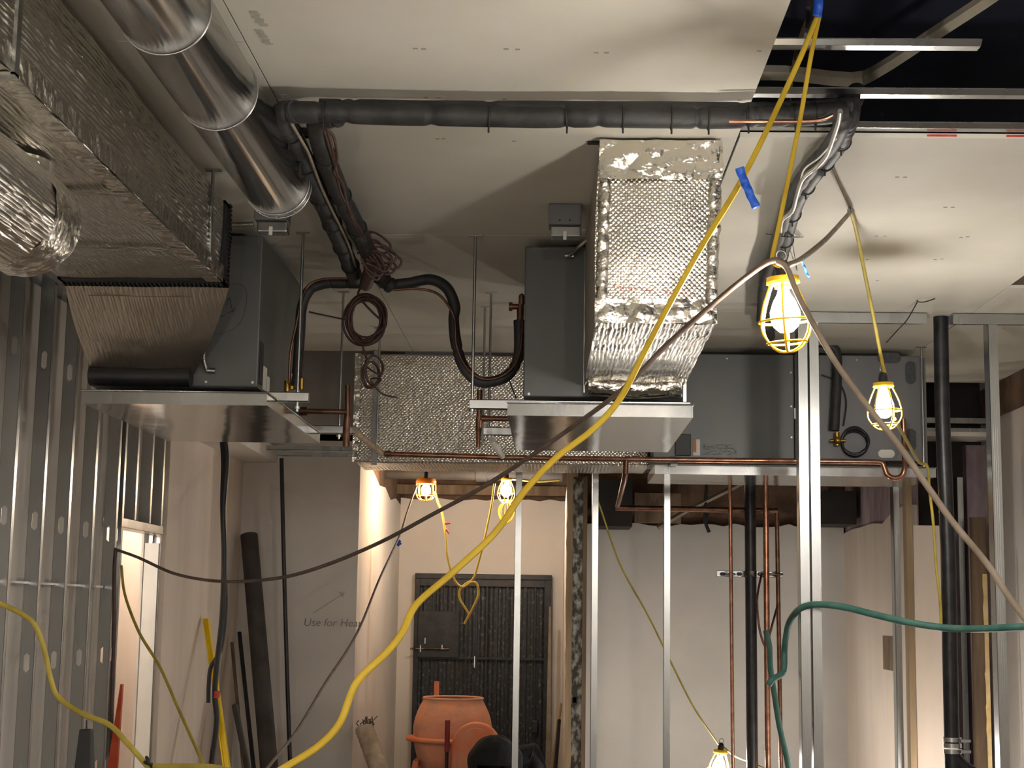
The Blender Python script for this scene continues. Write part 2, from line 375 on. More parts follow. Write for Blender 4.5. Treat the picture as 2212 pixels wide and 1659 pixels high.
# partition at right (Y 8.3) and rear low partition (Y 10.9)
def fstud(L, z0, w=.092, fl=.05, t=.0022):       # stud seen flange-on: flange in XZ plane facing -y, web going back
    m = MB()
    m.box(0, fl, 0, t, z0, L); m.box(0, t, 0, w, z0, L); m.box(0, fl, w-t, w, z0, L); m.box(fl-t, fl, t, .01, z0, L)
    for k in (.3, .5, .7): m.box(fl*k-.0015, fl*k+.0015, -.0012, 0, z0, L)
    return m
YT = 8.28
big = fstud(CZ-.05, .01).build('partition_stud', M['galv'], origin=(0, 0, 0)); tag(big, 'left half of the bright double stud beside the large bulb', 'wall stud', 'studs of the right partition')
x1 = XX(1728, 1200, YT); big.location = (x1, YT, 0)
o = big.copy(); COL.objects.link(o); o.location = (XX(1752, 1200, YT)+.002, YT, 0); o['label'] = 'right half of the bright double stud beside the large bulb'
o = big.copy(); COL.objects.link(o); o.location = (XX(2148, 1200, YT), YT, 0); o['label'] = 'tall galvanised stud nearest the right picture edge, against the bright wall'
XPIPE = XX(2037, 900, 8.33)
for (a, b_, lab) in [(x1-.02, XX(2002, 680, YT), 'galvanised ceiling track between the double stud and the black pipe'), (XX(2058, 680, YT), XR-.002, 'galvanised ceiling track right of the black pipe')]:
    m = MB(); m.box(a, b_, YT-.006, YT-.004, CZ-.06, CZ-.002).box(a, b_, YT+.098, YT+.1, CZ-.045, CZ-.002).box(a, b_, YT-.006, YT+.1, CZ-.004, CZ-.002)
    tag(m.build('partition_track', M['galv']), lab, 'wall track', 'tracks of the right partition')
YQ = 10.7
ztk = ZZ(1100, 1005, YQ)
st2 = fstud(ztk-.02, .01, .09, .042).build('rear_stud', M['galv'], origin=(0, 0, 0)); tag(st2, 'x', 'wall stud', 'studs of the rear partition')
for i, (px, lab) in enumerate([(1111, 'slim rear stud standing in front of the dark gate'), (1278, 'slim rear stud just right of the old timber-edged column'),
                               (1434, 'slim rear stud in the middle of the grey room wall'), (1932, 'slim rear stud in front of the beige side wall with a slot')]):
    o = st2 if i == 0 else st2.copy()
    if i: COL.objects.link(o)
    o.location = (XX(px, 1250, YQ), YQ, 0); o['label'] = lab
o = st2.copy(); COL.objects.link(o); o.location = (XX(2072, 1250, 10.95), 10.95, 0); o['label'] = 'slim rear stud right of the black pipe, beside the brown board'
a, b_ = XX(808, 1005, YQ), XX(1998, 1005, YQ)
m = MB(); m.box(a, b_, YQ-.004, YQ-.002, ztk-.03, ztk+.03).box(a, b_, YQ-.004, YQ+.094, ztk+.028, ztk+.03).box(a, b_, YQ+.092, YQ+.094, ztk-.03, ztk+.03)
tag(m.build('rear_track', M['galv']), 'horizontal steel track below the long foil duct', 'wall track')
for k, (yy, lab) in enumerate([(968, 'upper horizontal steel rail behind the left drain pan'), (981, 'lower horizontal steel rail behind the left drain pan')]):
    z = ZZ(680, yy, 9.95); m = MB(); xx0, xx1 = XX(575+k*25, yy, 9.95), XX(765, yy, 9.95)
    m.box(xx0, xx1, 9.95, 9.952, z-.013, z+.013).box(xx0, xx1, 9.95, 9.99, z-.013, z-.011).box(xx0, xx1, 9.988, 9.99, z-.013, z+.013)
    tag(m.build('steel_rail', M['galv']), lab, 'rail', 'rails behind the left drain pan')
for k, (yy, lab) in enumerate([(909, 'upper steel rail in the dark gap right of the black pipe'), (931, 'lower steel rail in the dark gap right of the black pipe')]):
    z = ZZ(2080, yy, 10.9); m = MB(); xx0, xx1 = XX(1998, yy, 10.9), XR-.002
    m.box(xx0, xx1, 10.9, 10.902, z-.02, z+.02).box(xx0, xx1, 10.9, 10.95, z-.02, z-.018)
    tag(m.build('steel_rail', M['galv']), lab, 'rail', 'rails in the dark gap')

# ------------------------------------------------------------------ ceiling opening: furring channels, lumber
def furring(px0, px1, py, Z, lab, x0=None):
    a = PZ(px0, py, Z); b_ = PZ(px1, py, Z); y = (a.y+b_.y)/2; m = MB(); x0 = a.x if x0 is None else x0; t = .002; x1 = b_.x
    m.box(x0, x1, y, y+.042, Z, Z+t).box(x0, x1, y, y+t, Z, Z+.022).box(x0, x1, y+.04, y+.042, Z, Z+.022)
    m.hexa([(x0, y-.018, Z+.012), (x1, y-.018, Z+.012), (x1, y, Z+.0), (x0, y, Z+.0), (x0, y-.018, Z+.014), (x1, y-.018, Z+.014), (x1, y, Z+.002), (x0, y, Z+.002)])
    m.box(x0, x1, y+.042, y+.06, Z+.02, Z+.022)
    tag(m.build('furring_channel', M['galv']), lab, 'steel channel', 'steel channels across the ceiling opening')
ZF = CZ+T+.003
furring(1640, 2120, 98, ZF, 'short upper steel channel ending in mid air in the ceiling opening', x0=.45)
furring(1640, 2300, 204, ZF, 'long middle steel channel crossing the ceiling opening', x0=.45)
furring(1560, 2300, 276, ZF, 'lowest steel channel along the edge of the right ceiling board', x0=.58)
for (x0, x1, lab) in ((2005, 2070, 'left'), (2178, 2260, 'right')):
    tag(MB().box(PZ(x0, 295, CZ).x, PZ(x1, 295, CZ).x, 5.1725, 5.1738, CZ+.005, CZ+.012).build('edge_paper', M['redmark']), lab+' torn red paper strip on the edge of the right ceiling board', 'paper strip', 'red paper strips')
Z1 = CZ+.3
pts = [PZ(1600, 158, Z1), PZ(1700, 158, Z1), PZ(1840, 172, Z1), PZ(1900, 150, Z1), PZ(2000, 85, Z1), PZ(2130, 0, Z1), PZ(2200, -50, Z1)]
tag(MB().tube(pts, .028, 4, 3, .35, False, True, True, (0, 0, 1)).build('bent_lumber_strap', M['woodg']), 'grey weathered strip bending across the dark ceiling opening', 'strap')
m = MB().tube([PZ(1775, -30, Z1-.1), PZ(1720, 110, Z1-.1), PZ(1700, 260, Z1-.1)], .022, 4, 3, .3, False, True, True, (0, 0, 1))
tag(m.build('hanger_strap', M['woodd']), 'dark strap running back into the ceiling opening beside the yellow cable', 'strap')
m = MB().box(PZ(2170, 610, CZ+.04).x, XR, 7.3, 7.39, CZ+T+.001, CZ+T+.09)
tag(m.build('joist_end', M['wood']), 'pale timber joist showing in the small gap at the right ceiling edge', 'joist')

# ------------------------------------------------------------------ ducts
def crum(sc, amp): return lambda u, v, p: noise.noise(p*sc)*amp+noise.noise(p*sc*3.1)*amp*.4
def foilbox(x0, x1, y0, y1, z0, z1, amp=.008, res=.06, open_=()):
    m = MB(); nx = max(2, int((x1-x0)/res)); ny = max(2, int((y1-y0)/res)); nz = max(2, int((z1-z0)/res)); vid = {}
    # shared-vertex displaced box
    def vert(i, j, k):
        if (i, j, k) not in vid:
            p = Vector((x0+(x1-x0)*i/nx, y0+(y1-y0)*j/ny, z0+(z1-z0)*k/nz))
            c_ = Vector((noise.noise(p*5), noise.noise(p*5+Vector((9, 3, 1))), noise.noise(p*5+Vector((2, 7, 5)))))*amp
            vid[(i, j, k)] = len(m.v); m.v.append(p+c_)
        return vid[(i, j, k)]
    def q(a, b_, c_, d): m.f.append((a, b_, c_, d)); m.sm.append(False)
    for i in range(nx):
        for j in range(ny):
            q(vert(i, j, 0), vert(i, j+1, 0), vert(i+1, j+1, 0), vert(i+1, j, 0)); q(vert(i, j, nz), vert(i+1, j, nz), vert(i+1, j+1, nz), vert(i, j+1, nz))
        for k in range(nz):
            q(vert(i, 0, k), vert(i+1, 0, k), vert(i+1, 0, k+1), vert(i, 0, k+1)); q(vert(i, ny, k), vert(i, ny, k+1), vert(i+1, ny, k+1), vert(i+1, ny, k))
    for j in range(ny):
        for k in range(nz):
            q(vert(0, j, k), vert(0, j, k+1), vert(0, j+1, k+1), vert(0, j+1, k)); q(vert(nx, j, k), vert(nx, j+1, k), vert(nx, j+1, k+1), vert(nx, j, k+1))
    m.sm = [True]*len(m.f)
    return m
def soften(o, ang=50):
    for p in o.data.polygons: p.use_smooth = True
    b_ = o.modifiers.new('bevel', 'BEVEL'); b_.width = .012; b_.segments = 3; b_.limit_method = 'ANGLE'; b_.angle_limit = math.radians(50)
    return o
# big left rectangular duct
XD = XX(475, 602, 5.85); zb = ZZ(475, 602, 5.85); YD1 = 5.85
zt_ = PXX(130, 0, XD).z
zt_ = CZ-.055
XDL = XX(122, 598, YD1)
D1 = thing('foil_supply_duct', ((XD+XDL)/2, 4.6, zb), 'large rectangular foil-wrapped duct running along the ceiling at the upper left', 'duct')
soften(foilbox(XDL, XD, 1.6, YD1, zb, zt_, .009, .07).build('duct_wrap', M['foil_streak'], D1))
# tape seams on the duct
m = MB()
for Y in (4.55, 5.28):
    m.grid((XDL, Y, zb-.012), (XD+.004, Y, zb-.012), (XD+.004, Y+.055, zb-.012), (XDL, Y+.055, zb-.012), 16, 2, crum(14, .004))
m.grid((XD-.05, 1.8, zb-.012), (XD+.006, 1.8, zb-.012), (XD+.006, YD1, zb-.012), (XD-.05, YD1, zb-.012), 2, 60, crum(14, .003))
m.grid((XD+.012, 1.8, zb-.012), (XD+.012, 1.8, zb+.05), (XD+.012, YD1, zb+.05), (XD+.012, YD1, zb-.012), 2, 60, crum(14, .003))
m.build('foil_tape', M['foil_plain'], D1)
yj = PXX(14, 140, XD).y
m = MB().box(XD+.011, XD+.02, yj, yj+.03, zb-.02, CZ-.002).box(XDL, XD+.02, yj, yj+.03, zb-.022, zb-.014)
m.build('hanger_strap', M['galv'], D1)
# black toothed flexible connector
ya, yb = YD1, YD1+.1
def ringbox(x0, x1, z0, z1, y0, y1, t): return MB().box(x0, x1, y0, y1, z0, z0+t).box(x0, x1, y0, y1, z1-t, z1).box(x0, x0+t, y0, y1, z0, z1).box(x1-t, x1, y0, y1, z0, z1)
m = ringbox(XDL, XD+.006, zb-.004, zt_, ya+.012, yb, .012)
m.build('flexible_connector', M['black'], D1)
m = MB()
k = XDL
while k < XD: m.box(k, k+.006, yb-.03, yb+.012, zb-.012, zb-.004); k += .017
k = zb
while k < zt_: m.box(XD+.006, XD+.014, yb-.03, yb+.012, k, k+.006); k += .017
m.build('connector_teeth', M['black'], D1)
# boot tapering to air handler 1
YU1 = 6.5; xu0, xu1 = XX(205, 815, YU1), XX(415, 815, YU1); zu0 = ZZ(310, 815, YU1)
BT = thing('foil_duct_boot', ((XDL+XD)/2, 6.1, zu0), 'dull foil-wrapped boot tapering from the left duct down to its air handler', 'duct boot')
a = [(XDL, yb+.012, zb-.012), (XD+.012, yb+.012, zb-.012), (xu1, YU1-.004, zu0), (xu0, YU1-.004, zu0), (XDL, yb+.012, zt_), (XD+.012, yb+.012, zt_), (xu1, YU1-.004, zt_), (xu0, YU1-.004, zt_)]
m = MB(); bulge = lambda u, v, p: -.03*math.sin(PI*v)*math.sin(PI*min(1, max(0, u)))+noise.noise(p*8)*.006
bow = lambda v: .014*math.sin(PI*v)
m.grid(a[0], a[1], a[2], a[3], 20, 20, lambda u, v, p: -bulge(u, v, p)*-1)
for i_ in range(21*21):
    u_, v_ = (i_ % 21)/20, (i_//21)/20; m.v[i_].x += bow(v_)*(2*u_-1)
m.grid(a[1], a[5], a[6], a[2], 10, 20, crum(8, .006)); m.grid(a[0], a[3], a[7], a[4], 20, 10, crum(8, .006)); m.grid(a[4], a[5], a[6], a[7], 6, 6)
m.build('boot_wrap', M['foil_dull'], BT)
m = MB().tube([(xu0-.004, YU1-.05, zu0-.004), (xu1+.006, YU1-.05, zu0-.004)], .042, 14, 10, 1.1)
m.build('boot_collar', M['black'], BT)
m = MB().tube([(XX(195, 642, 6.02), 6.0, zb-.04), (XX(415, 650, 6.02), 6.0, zb-.042)], .0018, 5, 8)
m.build('seam_line', M['brownc'], BT)
# round branch duct under the big duct
yc = 4.35; pc = P(58, 478, yc); r = .15
pc.z = min(pc.z, zb-r-.012)
RB = thing('round_foil_duct', (pc.x, 3.6, pc.z-r), 'round foil-wrapped branch duct under the big duct at the left picture edge', 'duct')
m = MB(); seg = 40; vs = []; N = 50
for i in range(N+1):
    y = 2.2+(yc-2.2)*i/N
    for k in range(seg):
        a_ = 2*PI*k/seg; rr = r+.005*noise.noise(Vector((math.cos(a_)*2, y*3, math.sin(a_)*2))); vs.append((pc.x+rr*math.cos(a_), y, pc.z+rr*math.sin(a_)))
m.add(vs, [(i*seg+k, i*seg+(k+1) % seg, (i+1)*seg+(k+1) % seg, (i+1)*seg+k) for i in range(N) for k in range(seg)], True)
m.add(vs[-seg:], [tuple(range(seg))])
m.build('duct_wrap', M['foil_streak'], RB)
m = MB(); vs = []; N = 8
for i in range(N+1):
    y = yc-.2+.21*i/N
    for k in range(seg):
        a_ = 2*PI*k/seg; rr = r+.006+.006*noise.noise(Vector((math.cos(a_)*5, y*14, math.sin(a_)*5))); rr += .004*min(1, i/3)-.006; vs.append((pc.x+rr*math.cos(a_), y, pc.z+rr*math.sin(a_)))
m.add(vs, [(i*seg+k, i*seg+(k+1) % seg, (i+1)*seg+(k+1) % seg, (i+1)*seg+k) for i in range(N) for k in range(seg)], True)
m.build('end_tape', M['foil_plain'], RB)
m = MB().cyl((pc.x-.02, yc-.12, pc.z+.02), (pc.x-.02, yc-.12, zb-.013), .12, 24)
m.build('take_off_collar', M['foil_plain'], RB)
for _ in range(7):
    q = Vector((pc.x-.12+random.random()*.12, yc-.3+random.random()*.24, zb-.022)); e = Vector((random.uniform(-.03, .03), random.uniform(-.04, .04), 0))
    MB().tube([q, q+e], .0015, 4, 2).build('red_mark', M['redmark'], RB)

# polished round duct
ye = 5.75; pe = P(602, 402, ye); r = .116; pe.z = CZ-r-.012
pe.x = PZ(602, 402, pe.z).x; ye = PZ(602, 402, pe.z).y
SD = thing('round_metal_duct', (pe.x, 4.2, pe.z-r), 'shiny bare round metal duct running along the ceiling beside the foil duct', 'duct')
prof = []
y = 2.0
MB().lathe([(r, 0), (r, ye-2.0), (r-.012, ye-2.0+.012), (r-.012, ye-2.0-.03), (0.0005, ye-2.0-.03)], (pe.x, 2.0, pe.z), 48, (0, 1, 0)).build('duct_pipe', M['chrome'], SD)
m = MB()
for y in (PZ(375, 118, pe.z-r).y, PZ(470, 281, pe.z-r).y, ye-.05, ye-.002): MB().ring((pe.x, y, pe.z), r+.001, .0028, (0, 1, 0), 48, 6).build('crimp_ring', M['galv'], SD)
for k in range(5):
    a_ = PI+.5+k*.55; MB().cyl((pe.x+(r-.002)*math.cos(a_), ye-.03, pe.z+(r-.002)*math.sin(a_)), (pe.x+(r+.006)*math.cos(a_), ye-.03, pe.z+(r+.006)*math.sin(a_)), .005, 8).build('screw', M['galv'], SD)
m = MB().box(pe.x+r*.5, pe.x+r+.03, ye-.28, ye-.25, CZ-.03, CZ-.001).box(pe.x+r+.002, pe.x+r+.01, ye-.28, ye-.25, CZ-.16, CZ-.001)
m.build('hanger_bracket', M['iron'], SD)

# foil plenum in front of air handler 2
YF = 5.2; x0, x1 = XX(1296, 500, YF), XX(1551, 500, YF); z0 = ZZ(1410, 698, YF); YU2 = 6.62
x1 = XX(1545, 650, YF)
D2 = thing('foil_plenum_duct', ((x0+x1)/2, 5.9, z0), 'bright bubble-quilted foil plenum hanging from the ceiling in the middle', 'duct')
# tall slightly waisted body
def plen(z): t = (CZ-.01-z)/(CZ-.01-z0); return x0+.0-.012*t-.01*math.sin(PI*t), x1+.02-.02*t
m = MB(); nz, nx = 36, 20; rows = []
for k in range(nz+1):
    z = CZ-.012+(z0-CZ+.012)*k/nz; a, b_ = plen(z)
    for i in range(nx+1):
        u = i/nx; q = Vector((a+(b_-a)*u, YF, z)); q.y += -.02*math.sin(PI*u)*math.sin(PI*k/nz)+noise.noise(q*7)*.006; rows.append(q)
m.add(rows, [(k*(nx+1)+i, (k+1)*(nx+1)+i, (k+1)*(nx+1)+i+1, k*(nx+1)+i+1) for k in range(nz) for i in range(nx)], True)
m.build('plenum_front', M['foil_bub'], D2)
a, b_ = plen(z0); a2, b2 = XX(1262, 800, YU2), XX(1478, 800, YU2); zr = ZZ(1380, 838, YU2)
zr = ZZ(1370, 832, YU2)
m = MB(); m.grid((a, YF, z0), (b_, YF, z0), (b2, YU2, zr), (a2, YU2, zr), 20, 30, lambda u, v, p: -(.008*noise.noise(p*9)))
m.build('plenum_underside', M['foil_streak'], D2)
m = MB(); at, bt = plen(CZ-.012)
m.grid((at, YF, CZ-.012), (a, YF, z0), (a2, YU2, zr), (a2, YU2, CZ-.012), 12, 14, lambda u, v, p: .006*noise.noise(p*9))
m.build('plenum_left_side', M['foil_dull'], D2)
m = MB(); m.grid((bt, YF, CZ-.012), (b2, YU2, CZ-.012), (b2, YU2, zr), (b_, YF, z0), 14, 12, lambda u, v, p: .006*noise.noise(p*9))
m.build('plenum_right_side', M['foil_fine'], D2)
m = MB()
def edge(p, q, wx, n=24):
    p, q = Vector(p), Vector(q); vs = []; N = n*2
    d_ = (q-p).normalized(); up = Vector((0, -1, 0)); sd = d_.cross(up).normalized()
    m.tube([p.lerp(q, i/8)+Vector((0, 0, 0)) for i in range(9)], lambda t: wx*(1+.35*noise.noise(Vector((t*19, wx*40, p.x)))), 10, 5, .8)
edge((at+.018, YF-.004, CZ-.03), (a+.018, YF-.004, z0), .022); edge((bt-.016, YF-.004, CZ-.03), (b_-.016, YF-.004, z0), .022)
m.grid((at-.004, YF-.022, CZ-.012), (at-.004, YF-.024, CZ-.15), (bt+.004, YF-.024, CZ-.15), (bt+.004, YF-.022, CZ-.012), 8, 24, crum(16, .014))
m.grid((a-.004, YF-.016, z0+.08), (a-.004, YF-.02, z0-.004), (b_+.004, YF-.02, z0-.004), (b_+.004, YF-.016, z0+.08), 5, 24, crum(16, .012))
m.build('foil_tape', M['foil_plain'], D2)
m = MB(); m.tube([Vector((a2+.02, YU2-.05, zr-.01)), Vector(((a2+b2)/2, YU2-.06, zr-.02)), Vector((b2-.02, YU2-.05, zr-.01))], .045, 14, 10, 1.)
m.build('foil_collar', M['foil_plain'], D2)
random.seed(3); RPL = MB()
for k in range(30):
    m = RPL
    px = 1325+k*6.4; q = P(px, 619+k*.55+random.uniform(-2, 2), YF-.032)
    if random.random() < .8: m.tube([q, q+Vector((random.uniform(.002, .007), 0, random.uniform(-.004, .004)))], .0022, 4, 2)
rp = RPL.build('red_print_line', M['redmark'], D2); rp['kind'] = 'stuff'

# long rear foil duct
YR9 = 9.72; x0, x1 = XX(766, 900, YR9), XX(1403, 900, YR9); zb3, zt3 = ZZ(1000, 1001, YR9), CZ-.02
D3 = thing('rear_foil_duct', ((x0+x1)/2, 10, zb3), 'wide foil-quilted duct box at the back below the ceiling', 'duct')
soften(foilbox(x0, x1, YR9, YR9+.6, zb3, zt3, .006, .07).build('duct_wrap', M['foil_fine'], D3))
xs = XX(811, 900, YR9-.02)
MB().box(xs-.018, xs+.016, YR9-.025, YR9-.012, zb3-.02, CZ-.002).build('steel_strap', M['galv'], D3)
m = MB(); m.grid((x0-.006, YR9-.012, zt3), (x0-.006, YR9-.012, zb3), (x0+.03, YR9-.012, zb3), (x0+.03, YR9-.012, zt3), 24, 3, crum(16, .01))
m.build('corner_tape', M['foil_plain'], D3)

# ------------------------------------------------------------------ air handlers
def screws(th, pts, y, r=.006, mat='galv'):
    for x, z in pts: MB().cyl((x, y-.004, z), (x, y, z), r, 8).build('screw', M[mat], th)
ZU = EYE+.915
U1 = thing('air_handler', (-1.5, 7, ZU), 'dark grey air handler cabinet at the left behind the tapering foil boot', 'air handler', 'air handlers hung under the ceiling')
xr = XX(561, 700, YU1); xl = XX(198, 700, YU1); zU1 = ZZ(500, 836, YU1)
B(xl, xr, YU1, 7.62, zU1, CZ-.04).build('cabinet', M['unit'], U1, .006); CAB = bpy.context.scene.objects[-1] if 0 else [o for o in U1.children if o.name.startswith('cabinet')][0]
screws(CAB, [(xr-.02, zU1+.02), (xu1+.06, zU1+.02), (xr-.02, CZ-.07)], YU1)
m = MB().box(xr, xr+.006, YU1+.03, YU1+.09, zU1+.02, zU1+.2); m.build('filter_latch', M['black'], U1, .003)
m = MB().box(xr, xr+.002, YU1+.12, YU1+.2, zU1+.01, zU1+.11).box(xr, xr+.002, YU1+.22, YU1+.27, zU1+.01, zU1+.08); m.build('rating_label', M['white'], U1)
m = MB().box(xr, xr+.003, 7.4, 7.43, zU1+.12, zU1+.22); m.build('white_sticker', M['white'], U1)
# pen figure and circle on the front
def pen(th, pl, Y, r=.0013): MB().tube([P(x, y, Y) for x, y in pl], r, 4, 4).build('pen_stroke', M['penmark'], th)
pen(U1, [(490, 660), (495, 643), (503, 672), (508, 665)], YU1-.0015, .0012); pen(U1, [(492, 676), (503, 672)], YU1-.0015, .0012)
pen(U1, [(490, 618), (515, 612), (531, 628), (532, 655), (520, 695), (495, 715), (465, 722), (445, 715)], YU1-.0015, .0006)
pen(U1, [(462, 672), (475, 684), (486, 680)], YU1-.0015, .0012)
YU2 = 6.65
x0, x1 = XX(1132, 700, YU2), XX(1480, 800, YU2); zU2 = ZZ(1200, 858, YU2)
U2 = thing('air_handler', (.2, 7.2, zU2), 'dark grey air handler cabinet in the middle behind the bubble-quilted plenum', 'air handler', 'air handlers hung under the ceiling')
B(x0, x1, YU2, 7.75, zU2, CZ-.04).build('cabinet', M['unit'], U2, .006); CAB = [o for o in U2.children if o.name.startswith('cabinet')][0]
m = MB().box(XX(1261, 700, YU2), XX(1265, 700, YU2), YU2-.012, YU2-.001, zU2+.02, CZ-.06); m.build('panel_edge', M['galv'], U2)
screws(CAB, [(x0+.025, zU2+.012), (x1-.02, zU2+.015)], YU2)
m = MB(); m.box(x1-.01, x1+.004, YU2-.02, YU2+.02, zU2-.02, CZ-.08); m.build('corner_post', M['galv'], U2)
YU3 = 9.45
x0, x1, xm = XX(1410, 900, YU3), XX(1990, 900, YU3), XX(1716, 850, YU3); zU3 = ZZ(1600, 992, YU3)
U3 = thing('air_handler', (1.4, 9.9, zU3), 'long grey air handler cabinet at the back right with labels and slotted end', 'air handler', 'air handlers hung under the ceiling')
B(x0, xm-.002, YU3, 10.2, zU3, CZ-.04).build('cabinet', M['unit'], U3, .006)
EP = B(xm+.002, x1, YU3-.002, 10.2, zU3, CZ-.04).build('end_panel', M['unitl'], U3, .006)
screws(EP, [(xm-.02, ZZ(1716, y, YU3)) for y in (805, 878, 945)]+[(xm+.03, ZZ(1716, y, YU3)) for y in (760, 805, 878, 945)]+[(XX(px, 758, YU3), CZ-.07) for px in (1570, 1850, 1975)], YU3-.001)
def slot(m, px, py, hw, hh, Y):
    a = P(px-hw, py-hh, Y); b_ = P(px+hw, py+hh, Y); rr = min(b_.x-a.x, a.z-b_.z)/2; poly = []
    for i in range(24):
        t = 2*PI*i/24; cx = b_.x-rr if math.cos(t) > 0 else a.x+rr; cz = a.z-rr if math.sin(t) > 0 else b_.z+rr; poly.append((cx+rr*math.cos(t), Y, cz+rr*math.sin(t)))
    m.prism(poly, (0, .003, 0))
for px, py, hw, hh in ((1921, 773, 26, 12), (1967, 805, 12, 25), (1968, 950, 12, 24)):
    m = MB(); slot(m, px, py, hw, hh, YU3-.006); m.build('oval_grommet', M['grey'], EP)
m = MB(); slot(m, 1915, 980, 18, 9, YU3-.008); m.build('drain_label', M['white'], EP)
m = MB().box(XX(1458, 960, YU3), XX(1492, 960, YU3), YU3-.014, YU3-.001, ZZ(1470, 985, YU3), ZZ(1470, 938, YU3)); bx = m.build('breaker_cover', M['black'], U3, .004)
m = MB().box(XX(1497, 960, YU3), XX(1512, 960, YU3), YU3-.003, YU3-.001, ZZ(1500, 984, YU3), ZZ(1500, 949, YU3)); WL = m.build('warning_label', M['white'], U3)
m = MB().box(XX(1497, 960, YU3), XX(1504, 960, YU3), YU3-.005, YU3-.003, ZZ(1500, 977, YU3), ZZ(1500, 949, YU3)); m.build('orange_stripe', M['orangel'], WL)
m = MB()
random.seed(5)
for k in range(7):
    z = ZZ(1550, 962+k*3.4, YU3)
    xk = XX(1519, 960, YU3)
    while xk < XX(1587, 960, YU3):
        wv = random.uniform(.006, .02)
        if random.random() < .75: m.box(xk, xk+wv, YU3-.002, YU3-.001, z, z+.005)
        xk += wv+.006
m.build('rating_text', M['grey'], U3)
m = MB().box(xm-.004, xm+.012, YU3-.006, YU3-.003, ZZ(1718, 905, YU3), ZZ(1718, 882, YU3)); m.build('white_tag', M['white'], U3)
m = MB().box(x1, x1+.035, YU3+.01, YU3+.03, zU3-.05, CZ-.05); m.build('corner_post', M['unitl'], U3)

# ------------------------------------------------------------------ drain pans
def pan(name, x0, x1, y0, y1, z, h, lab, bent=0):
    t = .0015; th = thing(name, ((x0+x1)/2, (y0+y1)/2, z), lab, 'drain pan', 'galvanised drain pans under the air handlers')
    m = MB(); m.grid((x0, y0, z), (x0, y1, z), (x1, y1, z), (x1, y0, z), 24, 24, lambda u, v, p: .0025*noise.noise(Vector((p.x*5, p.y*.6, 3)))*(1 if 0 < u < 1 and 0 < v < 1 else 0))
    m.build('pan_bottom', M['pan'], th)
    for nm, q in (('front_lip', ((x0, y0-.004, z-.002), (x1, y0-.004, z-.002), (x1, y0, z+h), (x0, y0, z+h))), ('right_lip', ((x1, y0, z), (x1, y1, z), (x1, y1, z+h), (x1, y0, z+h))), ('left_lip', ((x0, y1, z), (x0, y0, z), (x0, y0, z+h), (x0, y1, z+h))), ('back_lip', ((x1, y1, z), (x0, y1, z), (x0, y1, z+h), (x1, y1, z+h)))):
        m = MB(); m.grid(*q, 24, 1, lambda u, v, p: .002*noise.noise(p*5), False); o = m.build(nm, M['galv'] if nm == 'front_lip' else M['pan'], th)
        s_ = o.modifiers.new('s', 'SOLIDIFY'); s_.thickness = .002
    m = MB().tube([(x0-.003, y0-.006, z+h), (x1+.003, y0-.006, z+h), (x1+.003, y1, z+h)], .0035, 8, 2, 1, True, False)
    m.build('rolled_hem', M['galv'], th)
    return th
y0 = 6.35; z = ZZ(400, 873, y0)
pan('drain_pan', XX(176, 873, y0), XX(576, 873, y0), y0, PZ(500, 955, z).y, z, ZZ(400, 846, y0)-z, 'shiny galvanised drain pan under the left air handler')
y0 = 6.42; z = ZZ(1300, 899, y0)
pan('drain_pan', XX(1096, 899, y0), XX(1497, 899, y0), y0, PZ(1300, 975, z).y, z, ZZ(1300, 872, y0)-z, 'shiny galvanised drain pan under the middle air handler')
y0 = 9.2; z = ZZ(1650, 1026, y0)
pan('drain_pan', XX(1415, 1026, y0), XX(2022, 1035, y0), y0, PZ(1700, 1049, z).y, z, ZZ(1650, 1006, y0)-z, 'long galvanised drain pan under the rear right air handler')

# trapeze struts and threaded rods
def strut(px0, px1, py, Y, lab):
    a, b_ = P(px0, py, Y), P(px1, py, Y); z = a.z; s = .02
    m = MB().box(a.x, b_.x, Y-s, Y+s, z-s, z-s+.003).box(a.x, b_.x, Y-s, Y-s+.003, z-s, z+s).box(a.x, b_.x, Y+s-.003, Y+s, z-s, z+s)
    m.box(a.x, b_.x, Y-s, Y-s+.01, z+s-.003, z+s).box(a.x, b_.x, Y+s-.01, Y+s, z+s-.003, z+s)
    tag(m.build('support_strut', M['galv']), lab, 'strut', 'struts carrying the air handlers'); return z
zs1 = strut(190, 668, 853, 6.6, 'front support strut under the left air handler')
zs2 = strut(330, 768, 924, 7.82, 'rear support strut under the left air handler, ending by the copper tee')
zs3 = strut(1015, 1490, 874, 6.62, 'front support strut under the middle air handler')
zs4 = strut(1045, 1460, 932, 7.86, 'rear support strut under the middle air handler')
def rod(px, py, Y, zbot, lab, plate=True):
    p = PZ(px, py, CZ); Y = p.y if Y is None else Y; x = p.x if Y is None else P(px, py, Y).x
    t = thing('threaded_rod', (x, Y, zbot), lab, 'threaded rod', 'threaded rods hanging from the ceiling')
    MB().cyl((x, Y, zbot), (x, Y, CZ-.006), .0065, 8).build('rod', M['galv'], t)
    m = MB().box(x-.03, x+.03, Y-.012, Y+.012, CZ-.006, CZ-.001); m.build('ceiling_plate', M['galv'], t)
    m = MB().cyl((x, Y, zbot+.012), (x, Y, zbot+.022), .014, 6); m.build('nut', M['galv'], t)
rod(655, 503, None, zs1-.06, 'threaded rod right of the left air handler, in front of the black pipe')
rod(742, 630, None, zs2-.04, 'threaded rod just left of the big brown wire coil')
rod(1027, 508, None, zs3-.04, 'longest threaded rod beside the sagging black pipe loop')
rod(1061, 632, None, zs4-.04, 'right one of the two short threaded rods behind the black pipe loop')
rod(1048, 662, None, zs4-.02, 'left one of the two short threaded rods behind the black pipe loop')
rod(1990, 740, 9.35, ZZ(1990, 1010, 9.35), 'threaded rod at the right end of the rear air handler')
